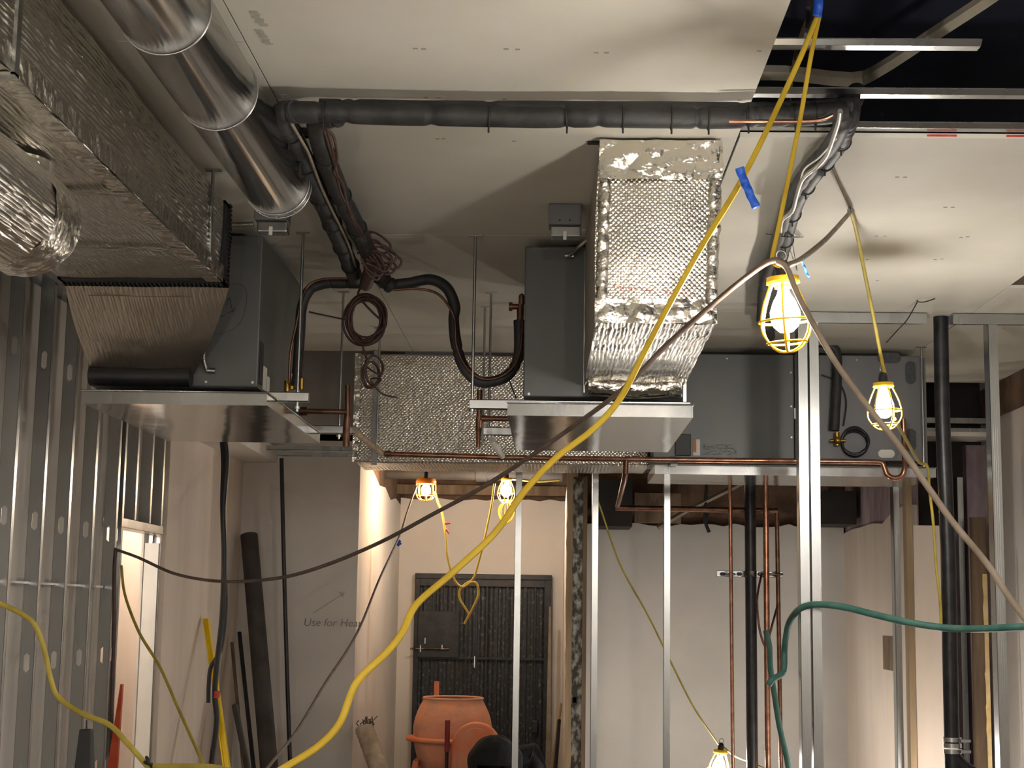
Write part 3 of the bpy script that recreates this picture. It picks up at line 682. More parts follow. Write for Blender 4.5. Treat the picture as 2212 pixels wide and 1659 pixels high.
rod(821, 700, 8.9, ZZ(821, 975, 8.9), 'thin rod in front of the rear foil duct beside its steel strap')

rod(461, 366, None, zb+.01, 'short threaded rod beside the far end of the left foil duct')
for px, py, lab in ((655, 376, 'small dark clip on the ceiling beside the end of the shiny duct'), (693, 434, 'small dark clip on the ceiling left of the slanting insulated pipe'), (1288, 306, 'small dark clip on the ceiling at the upper left of the bubble-quilted plenum')):
    q = PZ(px, py, CZ); tag(MB().box(q.x-.03, q.x+.025, q.y-.012, q.y+.012, CZ-.008, CZ-.0005).box(q.x+.01, q.x+.025, q.y-.006, q.y+.006, CZ-.03, CZ-.007).build('ceiling_clip', M['iron']), lab, 'clip', 'ceiling clips')
# disconnect boxes
def dbox(px, py, z, lab, w_=.13, Y=None):
    p = PZ(px, py, CZ-.1) if Y is None else P(px, py, Y); x, y = p.x, p.y
    t = thing('switch_box', (x, y, CZ-.11), lab, 'switch box', 'metal switch boxes on the ceiling')
    B(x-w_/2, x+w_/2, y, y+.11, CZ-.085, CZ-.001).build('box', M['unitl'], t, .004)
    B(x-w_/2+.01, x+w_/2, y+.02, y+.09, CZ-.13, CZ-.0855).build('cover', M['galv'], t, .006)
    screws(t, [(x-.02, CZ-.07), (x+.02, CZ-.07)], y, .004, 'black')
    m = MB().box(x-.006, x+.008, y+.012, y+.02, CZ-.145, CZ-.11); m.build('lever', M['white'], t, .002)
dbox(1220, 492, 0, 'small grey switch box on the ceiling left of the bubble-quilted plenum')
dbox(583, 482, 0, 'small grey switch box under the end of the shiny round duct', .13)
def flexc(pts, r, lab, plug=True):
    c_ = crom(pts, 14); t = thing('flexible_conduit', c_[-1], lab, 'conduit', 'flexible metal conduits')
    N = len(c_)*3
    MB().tube(pts, lambda u: r*(1+.12*math.sin(u*N*2.2)), 8, 40).build('conduit', M['flex'], t)
    e = c_[-1]; d_ = (c_[-1]-c_[-3]).normalized()
    MB().cyl(e, e+Vector((.035, 0, -.002)), .012, 8).build('connector', M['galv'], t)
flexc([P(487, 618, 6.4), P(470, 655, 6.42), P(447, 720, 6.45), P(440, 770, 6.47), P(447, 800, 6.48)], .009, 'spiral metal conduit curling down the front of the left air handler')
flexc([P(1275, 512, 6.5), P(1252, 532, 6.52), P(1235, 548, 6.6), P(1222, 552, 6.62)], .009, 'short spiral conduit entering the middle air handler')
tag(MB().tube([P(490, 486, 6.35), P(520, 485, 6.35), P(548, 484, 6.35)], lambda u: .011*(1+.1*math.sin(u*120)), 8, 30).build('flexible_conduit', M['flex']), 'short horizontal spiral conduit going into the switch box by the round duct', 'conduit', 'flexible metal conduits')

# ------------------------------------------------------------------ insulated line sets
def ins(path, r, th, segs, seed=0, name='insulation'):
    rnd = random.Random(seed); cuts = sorted(rnd.random() for _ in range(segs))
    def rr(t):
        d_ = min([abs(t-c_) for c_ in cuts]+[1]); return r*(1-.16*math.exp(-(d_/.006)**2))*(1+.05*noise.noise(Vector((t*12, seed, 0))))
    return MB().tube(path, rr, 16, 24).build(name, M['foam'], th), cuts
def ties(path, cuts, R, th):
    c_ = crom(path, 24)
    for t in cuts:
        i = min(len(c_)-2, max(1, int(t*(len(c_)-1)))); ax = (c_[i+1]-c_[i-1]).normalized()
        m = MB().ring(c_[i], R, .0028, ax, 20, 6); m.cyl(c_[i]+Vector((0, -R*.3, -R)), c_[i]+Vector((0, -R*.3, -R-.02)), .003, 6)
        m.build('cable_tie', M['black'], th)
def wob(a, b_, n, amp, seed):
    rnd = random.Random(seed); a, b_ = Vector(a), Vector(b_); out = []
    for i in range(n+1):
        k = 0 if i in (0, n) else 1; out.append(a.lerp(b_, i/n)+Vector((rnd.uniform(-1, 1), rnd.uniform(-1, 1), rnd.uniform(-1, 1)))*amp*k)
    return out
zP = CZ-.085
zq = CZ-.06
LS = thing('insulated_pipe_run', (.2, 4.9, zP-.04), 'thick black insulated pipe run crossing the picture below the ceiling', 'pipe run')
pa = [PZ(612, 243, zP), PZ(700, 243, zP), PZ(850, 247, zP), PZ(1000, 250, zP), PZ(1150, 253, zP), PZ(1300, 252, zP), PZ(1450, 254, zP), PZ(1550, 255, zP), PZ(1650, 251, zP), PZ(1760, 247, zP), PZ(1822, 240, zP+.02)]
o, cu = ins(pa, .034, LS, 9, 1)
pb = [PZ(690, 232, zq), PZ(850, 235, zq), PZ(1100, 237, zq), PZ(1400, 238, zq), PZ(1600, 240, zq), PZ(1750, 236, zq), PZ(1835, 228, zq+.02)]
ins(pb, .028, LS, 8, 2)
ties(pa, [.1, .34, .45, .53, .6, .68, .77, .86, .9], .036, LS)
MB().tube([PZ(1575, 262, zP-.034), PZ(1640, 262, zP-.036), PZ(1730, 262, zP-.034), PZ(1775, 258, zP-.03), PZ(1800, 248, zP-.02)], .006, 8).build('bare_copper_line', M['copper'], LS)
LA = thing('insulated_pipe_drop', PZ(680, 400, zP), 'black insulated pipe that bends left to the left air handler valves', 'pipe run', 'insulated pipes branching to the air handlers')
a1 = [PZ(640, 240, zP), PZ(606, 252, zP), PZ(640, 312, zP), PZ(680, 400, zP), PZ(716, 480, zP), PZ(745, 545, zP-.01), P(768, 600, 6.95)]
ins(a1, .036, LA, 9, 3)
a2_ = [P(775, 612, 6.98), P(740, 612, 7.0), P(700, 613, 7.0), P(668, 628, 7.0), P(652, 665, 7.0), P(648, 720, 7.0), P(643, 790, 7.0), P(638, 835, 7.0)]
ins(a2_, .024, LA, 3, 4)
MB().tube([PZ(627, 262, zP-.03), PZ(655, 310, zP-.036), PZ(668, 335, zP-.036), PZ(692, 400, zP-.035), PZ(716, 452, zP-.034), PZ(735, 490, zP-.034), PZ(757, 540, zP-.03), P(772, 592, 6.86)], .005, 6).build('tan_wire', M['dustc'], LA)
MB().tube([P(770, 602, 6.94), P(700, 603, 6.96), P(665, 618, 6.96), P(650, 655, 6.95), P(640, 700, 6.95), P(628, 760, 6.95), P(624, 828, 6.97)], .006, 8).build('bare_copper_line', M['copperd'], LA)
for t in (.15, .35, .6, .85): pass
ties(a1, [.28, .42, .55, .68, .8, .92], .039, LA)
m = MB()
e = P(630, 832, 7.0)
m.cyl(e+Vector((0, 0, -.02)), e+Vector((0, 0, .05)), .016, 10).cyl(e+Vector((-.03, 0, -.005)), e+Vector((.05, 0, -.005)), .011, 10).cyl(e+Vector((.045, 0, -.02)), e+Vector((.045, 0, .03)), .013, 8).cyl(e+Vector((-.02, 0, -.03)), e+Vector((-.02, 0, .02)), .014, 6)
m.build('brass_valve', M['brass'], LA)
LB = thing('insulated_pipe_drop', PZ(720, 400, zP), 'black insulated pipe that bends right and sags in a loop to the middle air handler', 'pipe run', 'insulated pipes branching to the air handlers')
b1 = [PZ(730, 250, zP), PZ(688, 262, zP), PZ(700, 330, zP), PZ(735, 420, zP), PZ(770, 490, zP), PZ(800, 555, zP-.02), P(825, 600, 6.9), P(845, 618, 6.95)]
ins(b1, .036, LB, 9, 5)
b2_ = [P(832, 616, 6.95), P(880, 612, 6.97), P(930, 604, 6.98), P(965, 622, 6.98), P(982, 660, 6.98), P(980, 690, 6.98), P(985, 740, 6.98), P(1000, 790, 6.98), P(1030, 822, 6.98), P(1065, 824, 6.98), P(1100, 808, 6.98), P(1120, 770, 6.98), P(1122, 725, 6.98), P(1121, 692, 6.98)]
ins(b2_, .025, LB, 3, 6)
MB().tube([P(850, 626, 6.93), P(900, 624, 6.94), P(940, 632, 6.94), P(965, 655, 6.94), P(982, 690, 6.94), P(986, 745, 6.94), P(1004, 788, 6.94), P(1034, 815, 6.93), P(1068, 818, 6.93), P(1102, 800, 6.93), P(1122, 765, 6.94), P(1128, 715, 6.95), P(1128, 680, 6.96)], .006, 8).build('bare_copper_line', M['copperd'], LB)
e = P(1124, 672, 6.98)
m = MB().cyl(e+Vector((0, 0, -.05)), e+Vector((0, 0, .03)), .016, 10).cyl(e+Vector((-.045, 0, .02)), e+Vector((.01, 0, .02)), .013, 8).cyl(e+Vector((-.052, 0, .02)), e+Vector((-.036, 0, .02)), .02, 6).cyl(e+Vector((.005, 0, .03)), e+Vector((.005, 0, .07)), .014, 8).lathe([(.001, .014), (.011, .008), (.012, 0)], e+Vector((.005, 0, .068)), 12)
m.build('brass_valve', M['copperd'], LB)
MB().tube([P(1098, 812, 6.98), P(1106, 838, 6.98), P(1115, 860, 6.9)], .003, 6).build('tie_tail', M['black'], LB)
for pl, sd in (([(705, 275), (722, 300), (728, 345), (722, 372), (738, 395), (748, 430), (756, 465), (775, 490), (790, 520)], 1), ([(700, 280), (712, 320), (722, 352), (730, 380), (742, 400), (750, 440), (768, 480), (780, 510)], 2), ([(706, 278), (716, 312), (724, 355), (732, 400), (738, 420), (750, 445), (772, 500)], 3)):
    MB().tube([PZ(x, y, zP-.03) for x, y in pl], .005, 6).build('thermostat_wire', M['redwire'] if sd < 3 else M['copperd'], LB)
ties(b1, [.3, .44, .58, .72, .84], .039, LB)
# right run going back to rear unit
LC = thing('insulated_pipe_run', PZ(1700, 460, zP), 'black insulated pipe run slanting back along the ceiling behind the large bulb', 'pipe run')
c1 = [PZ(1850, 200, CZ+.1), PZ(1838, 228, CZ+.0), PZ(1832, 262, zq), PZ(1808, 315, zq), PZ(1760, 372, zq), PZ(1722, 430, zq), PZ(1702, 490, zq), PZ(1690, 540, zq), PZ(1672, 610, zq), PZ(1660, 690, zq), PZ(1662, 730, zq)]
ins(c1, .033, LC, 8, 8)
c2 = [PZ(1815, 205, CZ+.1), PZ(1822, 235, CZ+.0), PZ(1822, 262, zq-.03), PZ(1796, 312, zq-.02), PZ(1748, 368, zq-.01), PZ(1708, 430, zq-.01), PZ(1690, 490, zq-.01), PZ(1676, 540, zq), PZ(1652, 610, zq), PZ(1645, 690, zq)]
ins(c2, .028, LC, 8, 9)
MB().tube([PZ(1815, 240, zq-.06), PZ(1812, 262, zq-.06), PZ(1800, 300, zq-.06), PZ(1786, 335, zq-.06), PZ(1765, 360, zq-.055), PZ(1735, 385, zq-.055), PZ(1722, 420, zq-.05), PZ(1712, 455, zq-.05), PZ(1690, 475, zq-.05), PZ(1686, 500, zq-.05)], .008, 8).build('foil_faced_line', M['flex'], LC)
MB().tube([PZ(1806, 300, zq-.06), PZ(1770, 340, zq-.06), PZ(1738, 365, zq-.06), PZ(1728, 395, zq-.05), PZ(1716, 440, zq-.05), PZ(1700, 470, zq-.05)], .003, 6).build('white_wire', M['white'], LC)
ties(c1, [.28, .36, .45, .55, .66], .036, LC)
m = MB()
for k in range(3):
    m.tube([PZ(1655+k*16, 505+k*5, CZ-.004), PZ(1700+k*4, 512, zq-.05), PZ(1735-k*6, 512, CZ-.004)], .002, 5)
m.tube([PZ(1700, 505, zq-.04), PZ(1640, 590, CZ-.003)], .0016, 5).tube([PZ(1708, 505, zq-.04), PZ(1722, 585, CZ-.003)], .0016, 5)
m.build('hanger_wires', M['black'], LC)
# refrigerant drop on the rear unit
LD = thing('insulated_pipe_drop', P(1805, 850, 9.38), 'black insulated pipe hooking down the face of the rear air handler', 'pipe run')
d1 = [P(1755, 742, 9.36), P(1780, 742, 9.36), P(1805, 758, 9.36), P(1808, 800, 9.36), P(1806, 860, 9.36), P(1802, 930, 9.36)]
ins(d1, .03, LD, 1, 10)
e = P(1808, 952, 9.36)
MB().cyl(e+Vector((0, 0, -.03)), e+Vector((0, 0, .05)), .015, 10).cyl(e+Vector((-.04, 0, 0)), e+Vector((.05, 0, 0)), .01, 8).lathe([(.001, .02), (.02, .018), (.022, 0)], e+Vector((0, -.02, 0)), 16, (0, -1, 0)).build('brass_valve', M['brass'], LD)
MB().tube([P(1822, 920, 9.4), P(1828, 870, 9.4), P(1818, 835, 9.4), P(1800, 820, 9.4), P(1775, 810, 9.4)], .005, 6).build('thin_line', M['iron'], LD)
def coil(name, cpx, cpy, Y, rx, ry, n, r, mat, lab, tail=None, seed=1, spread=.02, cat='wire coil'):
    rnd = random.Random(seed); s_ = Y/3400; c0 = P(cpx, cpy, Y); pts = []
    for k in range(n):
        ax, az = rx*s_*(1+rnd.uniform(-.16, .06)), ry*s_*(1+rnd.uniform(-.14, .06)); ox, oz = rnd.uniform(-.5, .5)*spread, rnd.uniform(-.5, .5)*spread; oy = rnd.uniform(-1, 1)*spread
        for i in range(10):
            a_ = 2*PI*i/10; pts.append(c0+Vector((ax*math.cos(a_)+ox, oy+.01*math.sin(a_*2), az*math.sin(a_)+oz)))
    if tail: pts = [P(x, y, Y) for x, y in tail[0]]+pts+[P(x, y, Y) for x, y in tail[1]]
    return tag(MB().tube(pts, r, 6, 5).build(name, mat), lab, cat)
coil('wire_coil', 789, 691, 7.3, 42, 52, 11, .0055, M['redwire'], 'large hanging coil of dark red-brown wire below the insulated pipes', ([(792, 575), (788, 610), (775, 640)], [(785, 740), (792, 775)]), 1, .03)
coil('wire_coil', 805, 806, 7.3, 19, 32, 4, .0045, M['redwire'], 'small loose coil of dark wire in front of the rear foil duct', ([(792, 775), (790, 790)], [(800, 820), (825, 850), (858, 859)]), 4, .03)
m = MB()
rnd = random.Random(6)
for k in range(9):
    a_ = Vector((770+rnd.uniform(0, 14), 500+rnd.uniform(-5, 60), 0)); L = rnd.uniform(30, 95); dy = rnd.uniform(-5, 45)
    pl = [(a_.x, a_.y), (a_.x+L*.5, a_.y-8+dy*.2), (a_.x+L*.95, a_.y+10+dy*.6), (a_.x+L, a_.y+22+dy*.7), (a_.x+L*.8, a_.y+32+dy*.8), (a_.x+L*.4, a_.y+20+dy*.7), (a_.x+10, a_.y+20)]
    m.tube([P(x, y, 6.45+k*.01) for x, y in pl], .0048, 6, 5)
m.tube([P(762, 470, 6.45), P(780, 500, 6.45), P(795, 540, 6.5), P(800, 580, 6.6), P(790, 615, 6.9)], .03, 10, 6)
tag(m.build('wire_bundle', M['redwire']), 'tangle of red-brown wire loops tied beside the insulated pipes', 'wire bundle')
coil('wire_coil', 1848, 955, 9.38, 31, 29, 4, .008, M['iron'], 'coil of dark wire hanging on the face of the rear air handler', None, 8, .015)
tag(MB().tube([P(668, 674, 6.9), P(700, 681, 7.0), P(744, 690, 7.2)], .004, 6).build('black_wire', M['black']), 'short straight black wire between left pipe and large wire coil', 'wire')

# ------------------------------------------------------------------ copper drains
def pipe(name, pts, r, mat, lab, cat='pipe', group=None, curve=False, seg=12): return tag(MB().tube(pts, r, seg, 6, 1, True, curve).build(name, mat), lab, cat, group)
CT = thing('copper_tee', P(750, 965, 7.6), 'upright copper tee right of the left air handler', 'drain tee', 'copper drain tees beside the pans')
MB().cyl(P(751, 832, 7.6), P(751, 900, 7.6), .014).tube([P(751, 895, 7.6), P(748, 930, 7.6), P(748, 965, 7.6)], .0175, 14, 3).build('riser', M['copperd'], CT)
MB().cyl(P(662, 888, 7.6), P(752, 890, 7.6), .0135).cyl(P(648, 888, 7.6), P(664, 888, 7.6), .022, 12).build('branch', M['copperd'], CT)
CT = thing('copper_tee', P(1034, 965, 7.3), 'upright copper tee left of the middle drain pan', 'drain tee', 'copper drain tees beside the pans')
MB().cyl(P(1036, 842, 7.3), P(1035, 905, 7.3), .0125).tube([P(1035, 900, 7.3), P(1034, 935, 7.3), P(1033, 966, 7.3)], lambda t: .0155-.006*t, 14, 3).build('riser', M['copperd'], CT)
MB().cyl(P(1040, 904, 7.3), P(1100, 905, 7.3), .0125).cyl(P(1040, 904, 7.3), P(1052, 904, 7.3), .0155).build('branch', M['copperd'], CT)
CM = thing('copper_drain_main', P(1300, 992, 9.05), 'long horizontal copper drain pipe ending in a U-shaped trap at right', 'pipe')
pts = [P(826, 980, 9.1), P(1090, 988, 9.05), P(1352, 992, 9.05), P(1720, 996, 9.02), P(1896, 998, 9.0)]
MB().tube(pts, .0155, 12, 1, 1, True, False).build('main_pipe', M['copper'], CM)
MB().tube([P(1890, 998, 9.0), P(1905, 1000, 9.0), P(1911, 1012, 9.0), P(1917, 1026, 9.0), P(1932, 1033, 9.0), P(1948, 1028, 9.0), P(1954, 1012, 9.0), P(1954, 990, 9.02), P(1953, 950, 9.05), P(1951, 905, 9.05)], .0155, 12, 8).build('trap', M['copper'], CM)
m = MB()
for px, py in ((838, 980), (1080, 987), (1356, 992), (1372, 992)): m.cyl(P(px-6, py, 9.06), P(px+6, py, 9.06), .019, 14)
m.build('fittings', M['copperd'], CM)
m = MB().cyl(P(1352, 995, 9.05), P(1351, 1024, 9.05), .0165, 12).tube([P(1351, 1020, 9.05), P(1349, 1036, 9.1), P(1334, 1094, 11.2)], .017, 12, 1, 1, True, False)
m.build('drop_leg', M['copperd'], CM)
m = MB().cyl(P(762, 928, 7.8), P(826, 980, 9.1), .017, 12); m.build('slanted_leg', M['bag'], CM)
m = MB().cyl(P(1062, 950, 7.6), P(1085, 986, 9.05), .016, 12); m.build('slanted_leg', M['white'], CM)
m = MB()
pc_ = P(1455, 990, 9.1); m.box(pc_.x-.02, pc_.x+.02, 9.05, 9.19, pc_.z-.04, pc_.z+.01); m.build('pipe_clamp', M['iron'], CM)
YV = 11.2
CB = thing('copper_branch_pipe', P(1500, 1100, YV), 'horizontal copper pipe in front of the dark gap above the grey room wall', 'pipe')
MB().tube([P(1330, 1097, YV), P(1500, 1100, YV), P(1680, 1104, YV)], .02, 12, 1, 1, True, False).build('pipe', M['copperd'], CB)
MB().cyl(P(1612, 1102, YV), P(1632, 1102, YV), .0215, 14).build('white_band', M['white'], CB)
def vpipe(px0, py0, px1, py1, Y, r, mat, lab, nm='copper_riser', cat='pipe', group='copper risers', floor=True, sn=None):
    a = P(px0, py0, Y); b_ = P(px1, py1, Y)
    d_ = (b_-a).normalized(); e = a+d_*((a.z-.0)/-d_.z)
    m = MB().cyl(a, e, r, 16)
    return tag(m.build(nm, mat), lab, cat, group)
vpipe(1577, 1045, 1583, 1650, YV-.1, .013, M['copper'], 'thin copper riser left of the black riser on the strut bracket')
vpipe(1654, 1045, 1659, 1650, YV-.1, .0205, M['copper'], 'thick copper riser just right of the black riser')
vpipe(1678, 1105, 1687, 1650, YV, .0155, M['copperd'], 'thin copper riser nearest the double stud')
vpipe(1620, 1040, 1625, 1650, YV-.05, .04, M['iron'], 'black iron riser between the copper risers', 'iron_riser', 'pipe', None)
SB = thing('strut_bracket', P(1620, 1240, YV), 'short slotted strut bracket clamping the copper risers', 'bracket')
a, b_ = P(1549, 1239, YV+.05), P(1690, 1241, YV+.05)
m = MB().box(a.x, b_.x, YV+.05, YV+.053, a.z-.022, a.z+.022).box(a.x, b_.x, YV+.05, YV+.08, a.z-.022, a.z-.019).box(a.x, b_.x, YV+.05, YV+.08, a.z+.019, a.z+.022); m.build('strut', M['galv'], SB)
m = MB()
for px in (1561, 1597, 1642, 1672): slot(m, px, 1240, 6, 4, YV+.045)
m.build('slots', M['iron'], SB)
m = MB()
for px, r_ in ((1579, .018), (1656, .026), (1681, .02)): q = P(px, 1240, YV-.05); m.ring((q.x, YV-.08, q.z), r_, .006, (0, 0, 1), 16, 6); m.box(q.x-r_-.02, q.x+r_+.02, YV-.02, YV+.045, q.z-.005, q.z+.005)
q = P(1621, 1240, YV-.05); m.cyl(q+Vector((0, 0, -.02)), q+Vector((0, 0, .02)), .044, 18); m.build('pipe_clamps', M['galvd'], SB)
# black waste pipe on the right
BP = thing('black_waste_pipe', P(2040, 1200, 8.4), 'tall black waste pipe rising to the ceiling at the right', 'pipe')
a = PZ(2032, 674, CZ-.002); a.y = 8.39; a = P(2032, 674, 8.39); a.z = CZ-.002
bq = P(2048, 1200, 8.39); e1 = P(2056, 1606, 8.39); e0 = P(2059, 1659, 8.39)
MB().tube([a, P(2036, 900, 8.39), bq, P(2052, 1410, 8.39), e1], .0395, 20, 2).build('pipe', M['iron'], BP)
cp = P(2057, 1610, 8.39)
m = MB()
for dz in (.03, 0, -.03): m.cyl(cp+Vector((0, 0, dz-.011)), cp+Vector((0, 0, dz+.011)), .047, 20)
m.box(cp.x+.03, cp.x+.08, cp.y-.06, cp.y-.03, cp.z+.02, cp.z+.034).box(cp.x+.03, cp.x+.08, cp.y-.06, cp.y-.03, cp.z-.034, cp.z-.02)
m.build('band_coupling', M['galv'], BP)
m = MB().cyl(cp+Vector((0, 0, -.03)), Vector((cp.x, cp.y, 0)), .042, 20).tube([cp+Vector((0, 0, -.06)), cp+Vector((.06, 0, -.12)), cp+Vector((.2, 0, -.2))], .042, 18, 6)
m.build('wye_fitting', M['iron'], BP)
tag(MB().tube([P(608, 990, 11.9), P(613, 1200, 11.9), P(620, 1450, 11.9), P(627, 1659, 11.9), Vector((P(634, 1750, 11.9).x, 11.9, 0))], .016, 10, 4).build('black_conduit', M['iron']), 'slim black pipe standing in front of the left back wall beside the large tube', 'pipe')

# ------------------------------------------------------------------ string lights
def lamp(name, loc, lab, kind='cool', rot=(0, 0, 0), style=0, scale=1., guard='cagey', grp='caged work bulbs'):
    t = thing(name, loc, lab, 'caged bulb', grp); L = Vector(loc)
    def mk(m, nm, mat, par=None): 
        for i, v in enumerate(m.v): m.v[i] = v+L
        return m.build(nm, mat, par or t)
    MBs = MB().lathe([(.0005, .005), (.016, 0), (.02, -.02), (.02, -.05), (.024, -.055), (.024, -.075), (.0005, -.076)], (0, 0, 0), 20); SK = mk(MBs, 'socket', M['black'])
    if style == 0:
        mk(MB().lathe([(.024, -.04), (.044, -.043), (.046, -.062), (.03, -.066), (.024, -.066), (.024, -.04)], (0, 0, 0), 24), 'guard_collar', M[guard])
        m = MB(); N = 6
        for k in range(N):
            a_ = 2*PI*k/N+.3; c_, s_ = math.cos(a_), math.sin(a_)
            m.tube([(r_*c_, r_*s_, z_) for r_, z_ in ((.036, -.06), (.05, -.09), (.064, -.125), (.073, -.165), (.07, -.2), (.045, -.235), (.02, -.248), (.001, -.25))], .0034, 6, 4)
        m.ring((0, 0, -.165), .073, .0034, (0, 0, 1), 28, 6).ring((0, 0, -.225), .054, .0032, (0, 0, 1), 24, 6)
        mk(m, 'wire_guard', M[guard])
        bp = [(.014, -.076), (.018, -.09), (.031, -.112), (.041, -.14), (.042, -.158), (.034, -.18), (.018, -.195), (.0005, -.199)]
    else:
        mk(MB().lathe([(.024, -.05), (.075, -.055), (.085, -.075), (.085, -.1), (.075, -.1), (.03, -.07), (.024, -.05)], (0, 0, 0), 28), 'guard_collar', M[guard])
        m = MB(); N = 8
        for k in range(N):
            a_ = 2*PI*k/N; c_, s_ = math.cos(a_), math.sin(a_)
            m.tube([(r_*c_, r_*s_, z_) for r_, z_ in ((.08, -.09), (.084, -.14), (.08, -.19), (.055, -.225), (.001, -.24))], .004, 6, 4)
        m.ring((0, 0, -.19), .08, .004, (0, 0, 1), 28, 6)
        mk(m, 'wire_guard', M[guard])
        bp = [(.013, -.076), (.018, -.1), (.036, -.13), (.04, -.155), (.036, -.18), (.02, -.195), (.0005, -.2)]
    mk(MB().lathe(bp, (0, 0, 0), 16), 'bulb', M['bulb_'+kind])
    mk(MB().ring((0, 0, .016), .014, .003, (0, 1, 0), 16, 6), 'hook', M['galv'], SK)
    t.rotation_euler = rot; t.scale = (scale,)*3
    return t
L1p = P(1688, 565, 4.25)
L1 = lamp('caged_bulb', L1p, 'largest and nearest yellow-caged bulb hanging at the right of centre', 'cool', (math.radians(3), math.radians(-4), 0))
L2p = P(1907, 806, 6.85)
L2 = lamp('caged_bulb', L2p, 'yellow-caged bulb hanging in front of the rear air handler at right', 'cool', (0, math.radians(-2), .5), 0, 1.0)
L3p = P(921, 1020, 13.3)
L3 = lamp('caged_bulb', L3p, 'orange-caged bulb glowing warm at the corridor ceiling', 'warm', (0, 0, 0), 1, 1.02, 'cageo')
L4p = P(1094, 1022, 13.6)
L4 = lamp('caged_bulb', L4p, 'lit yellow-caged bulb right of the orange one in the corridor', 'mid', (0, 0, 0), 0, 1.05)
L5p = P(1558, 1606, 11.5)
L5 = lamp('caged_bulb', L5p, 'low caged bulb at the bottom picture edge in the grey room', 'cool', (0, math.radians(6), 0), 0, 1.1)
# empty second guard below the corridor bulb
g0 = P(1094, 1084, 13.6); m = MB().tube([g0-Vector((0, 0, .004)), g0+Vector((.012, 0, .03)), P(1100, 1036, 13.6)], .003, 6, 4)
for k in range(4):
    a_ = PI*k/4+.2; m.tube([g0+Vector((r_*math.cos(a_), r_*math.sin(a_), z_)) for r_, z_ in ((0, 0), (.05, -.03), (.07, -.08), (.06, -.13), (.03, -.17), (0, -.19), (-.03, -.17), (-.06, -.13), (-.07, -.08), (-.05, -.03), (0, 0))], .004, 6, 4)
tag(m.build('wire_guard', M['cagey']), 'empty yellow wire guard hanging under the corridor bulb', 'wire guard')
# further unseen bulbs round the room and camera, most added as fill light
off = [((1.45, 2.1, 2.75), 'cool', 'caged bulb of the string to the right of the camera'), ((-.7, .6, 2.3), 'cool', 'added caged fill bulb behind the left camera side'),
       ((-2.95, 8.55, 2.35), 'mid', 'unseen caged bulb added in the left room to light the pale doorway board'), ((2.3, 9.6, .5), 'cool', 'caged bulb low behind the right partition'), ((-3.2, 11.1, 2.68), 'mid', 'caged bulb inside the room beyond the left doorway'),  # the first is added out of view to light the pale jamb strip
       ((2.5, -.6, 2.7), 'cool', 'added caged fill bulb far behind the camera on the right'), ((-1.7, -1.6, 2.5), 'cool', 'added caged fill bulb far behind the camera on the left'), ((.5, -.6, 2.85), 'cool', 'added caged fill bulb hanging high straight behind the camera'), ((-1.3, .4, 1.3), 'cool', 'added caged fill bulb low beside the left stud wall')]
for p, k, lab in off: lamp('caged_bulb', Vector(p), lab, k)

# ------------------------------------------------------------------ cables
def cable(name, pl, r, mat, lab, flat=1., n=8, cat='cable', group=None, up=None):
    return tag(MB().tube([P(*q) for q in pl], r, 8, n, flat, True, True, True, up).build(name, mat), lab, cat, group)
cable('yellow_cable', [(1766, 34, 4.3), (1735, 110, 4.3), (1690, 210, 4.28), (1640, 315, 4.2), (1590, 410, 4.1), (1520, 525, 4.0), (1450, 650, 3.9), (1395, 755, 3.8), (1340, 860, 3.7), (1280, 928, 3.65), (1200, 990, 3.6), (1130, 1065, 3.55), (1070, 1150, 3.5), (980, 1235, 3.45), (900, 1305, 3.4), (870, 1365, 3.36), (835, 1410, 3.34), (770, 1475, 3.32), (735, 1560, 3.3), (690, 1610, 3.28), (620, 1655, 3.25), (560, 1690, 3.2)], .0078, M['yellow'], 'thick yellow cable sweeping from the blue-taped hook across the whole picture', .55, 8, 'cable')
cable('yellow_cable', [(1770, 34, 4.31), (1752, 120, 4.3), (1728, 260, 4.3), (1700, 400, 4.28), (1680, 500, 4.26), (1668, 558, 4.24), (1674, 572, 4.22), (1692, 576, 4.25)], .0066, M['yellow'], 'straight yellow cable from the blue-taped hook down to the large bulb', .6)
cable('brown_cable', [(1694, 570, 4.24), (1675, 562, 4.2), (1640, 578, 4.24), (1560, 640, 4.4), (1440, 745, 4.7), (1340, 845, 4.95), (1180, 962, 5.4), (1050, 1048, 5.8), (940, 1108, 6.2), (820, 1172, 6.7), (700, 1222, 7.2), (600, 1249, 7.7), (480, 1256, 8.1), (380, 1240, 8.4), (300, 1205, 8.6), (248, 1186, 8.72)], .0085, M['brownc'], 'long sagging brown cord from the large bulb to the left stud wall')
cable('dusty_cable', [(1680, 566, 4.2), (1700, 580, 4.18), (1725, 640, 4.15), (1765, 715, 4.1), (1810, 790, 4.05), (1870, 872, 4.0), (1940, 960, 3.95), (2010, 1060, 3.9), (2060, 1130, 3.87), (2130, 1215, 3.84), (2180, 1290, 3.8), (2240, 1370, 3.75)], .0085, M['dustc'], 'dusty brown cord slanting from the large bulb to the right picture edge')
cable('grey_cable', [(1698, 574, 4.28), (1730, 560, 4.5), (1775, 525, 5.0), (1800, 500, 5.5), (1838, 457, 6.04)], .0085, M['dustc'], 'grey cord running from the large bulb up to the ceiling hook')
cable('yellow_cable', [(1838, 457, 6.04), (1850, 500, 6.3), (1868, 590, 6.5), (1890, 700, 6.7), (1905, 780, 6.82), (1911, 806, 6.85)], .008, M['olive'], 'yellow cord dropping from the ceiling hook to the second bulb')
tag(MB().tube([PZ(1838, 457, CZ-.03), PZ(1838, 448, CZ-.005)], .006, 8).ring(PZ(1838, 455, CZ-.02), .012, .003, (0, 1, 0), 14, 6).build('ceiling_hook', M['galv']), 'small wire hook in the ceiling holding the bulb cord', 'hook')
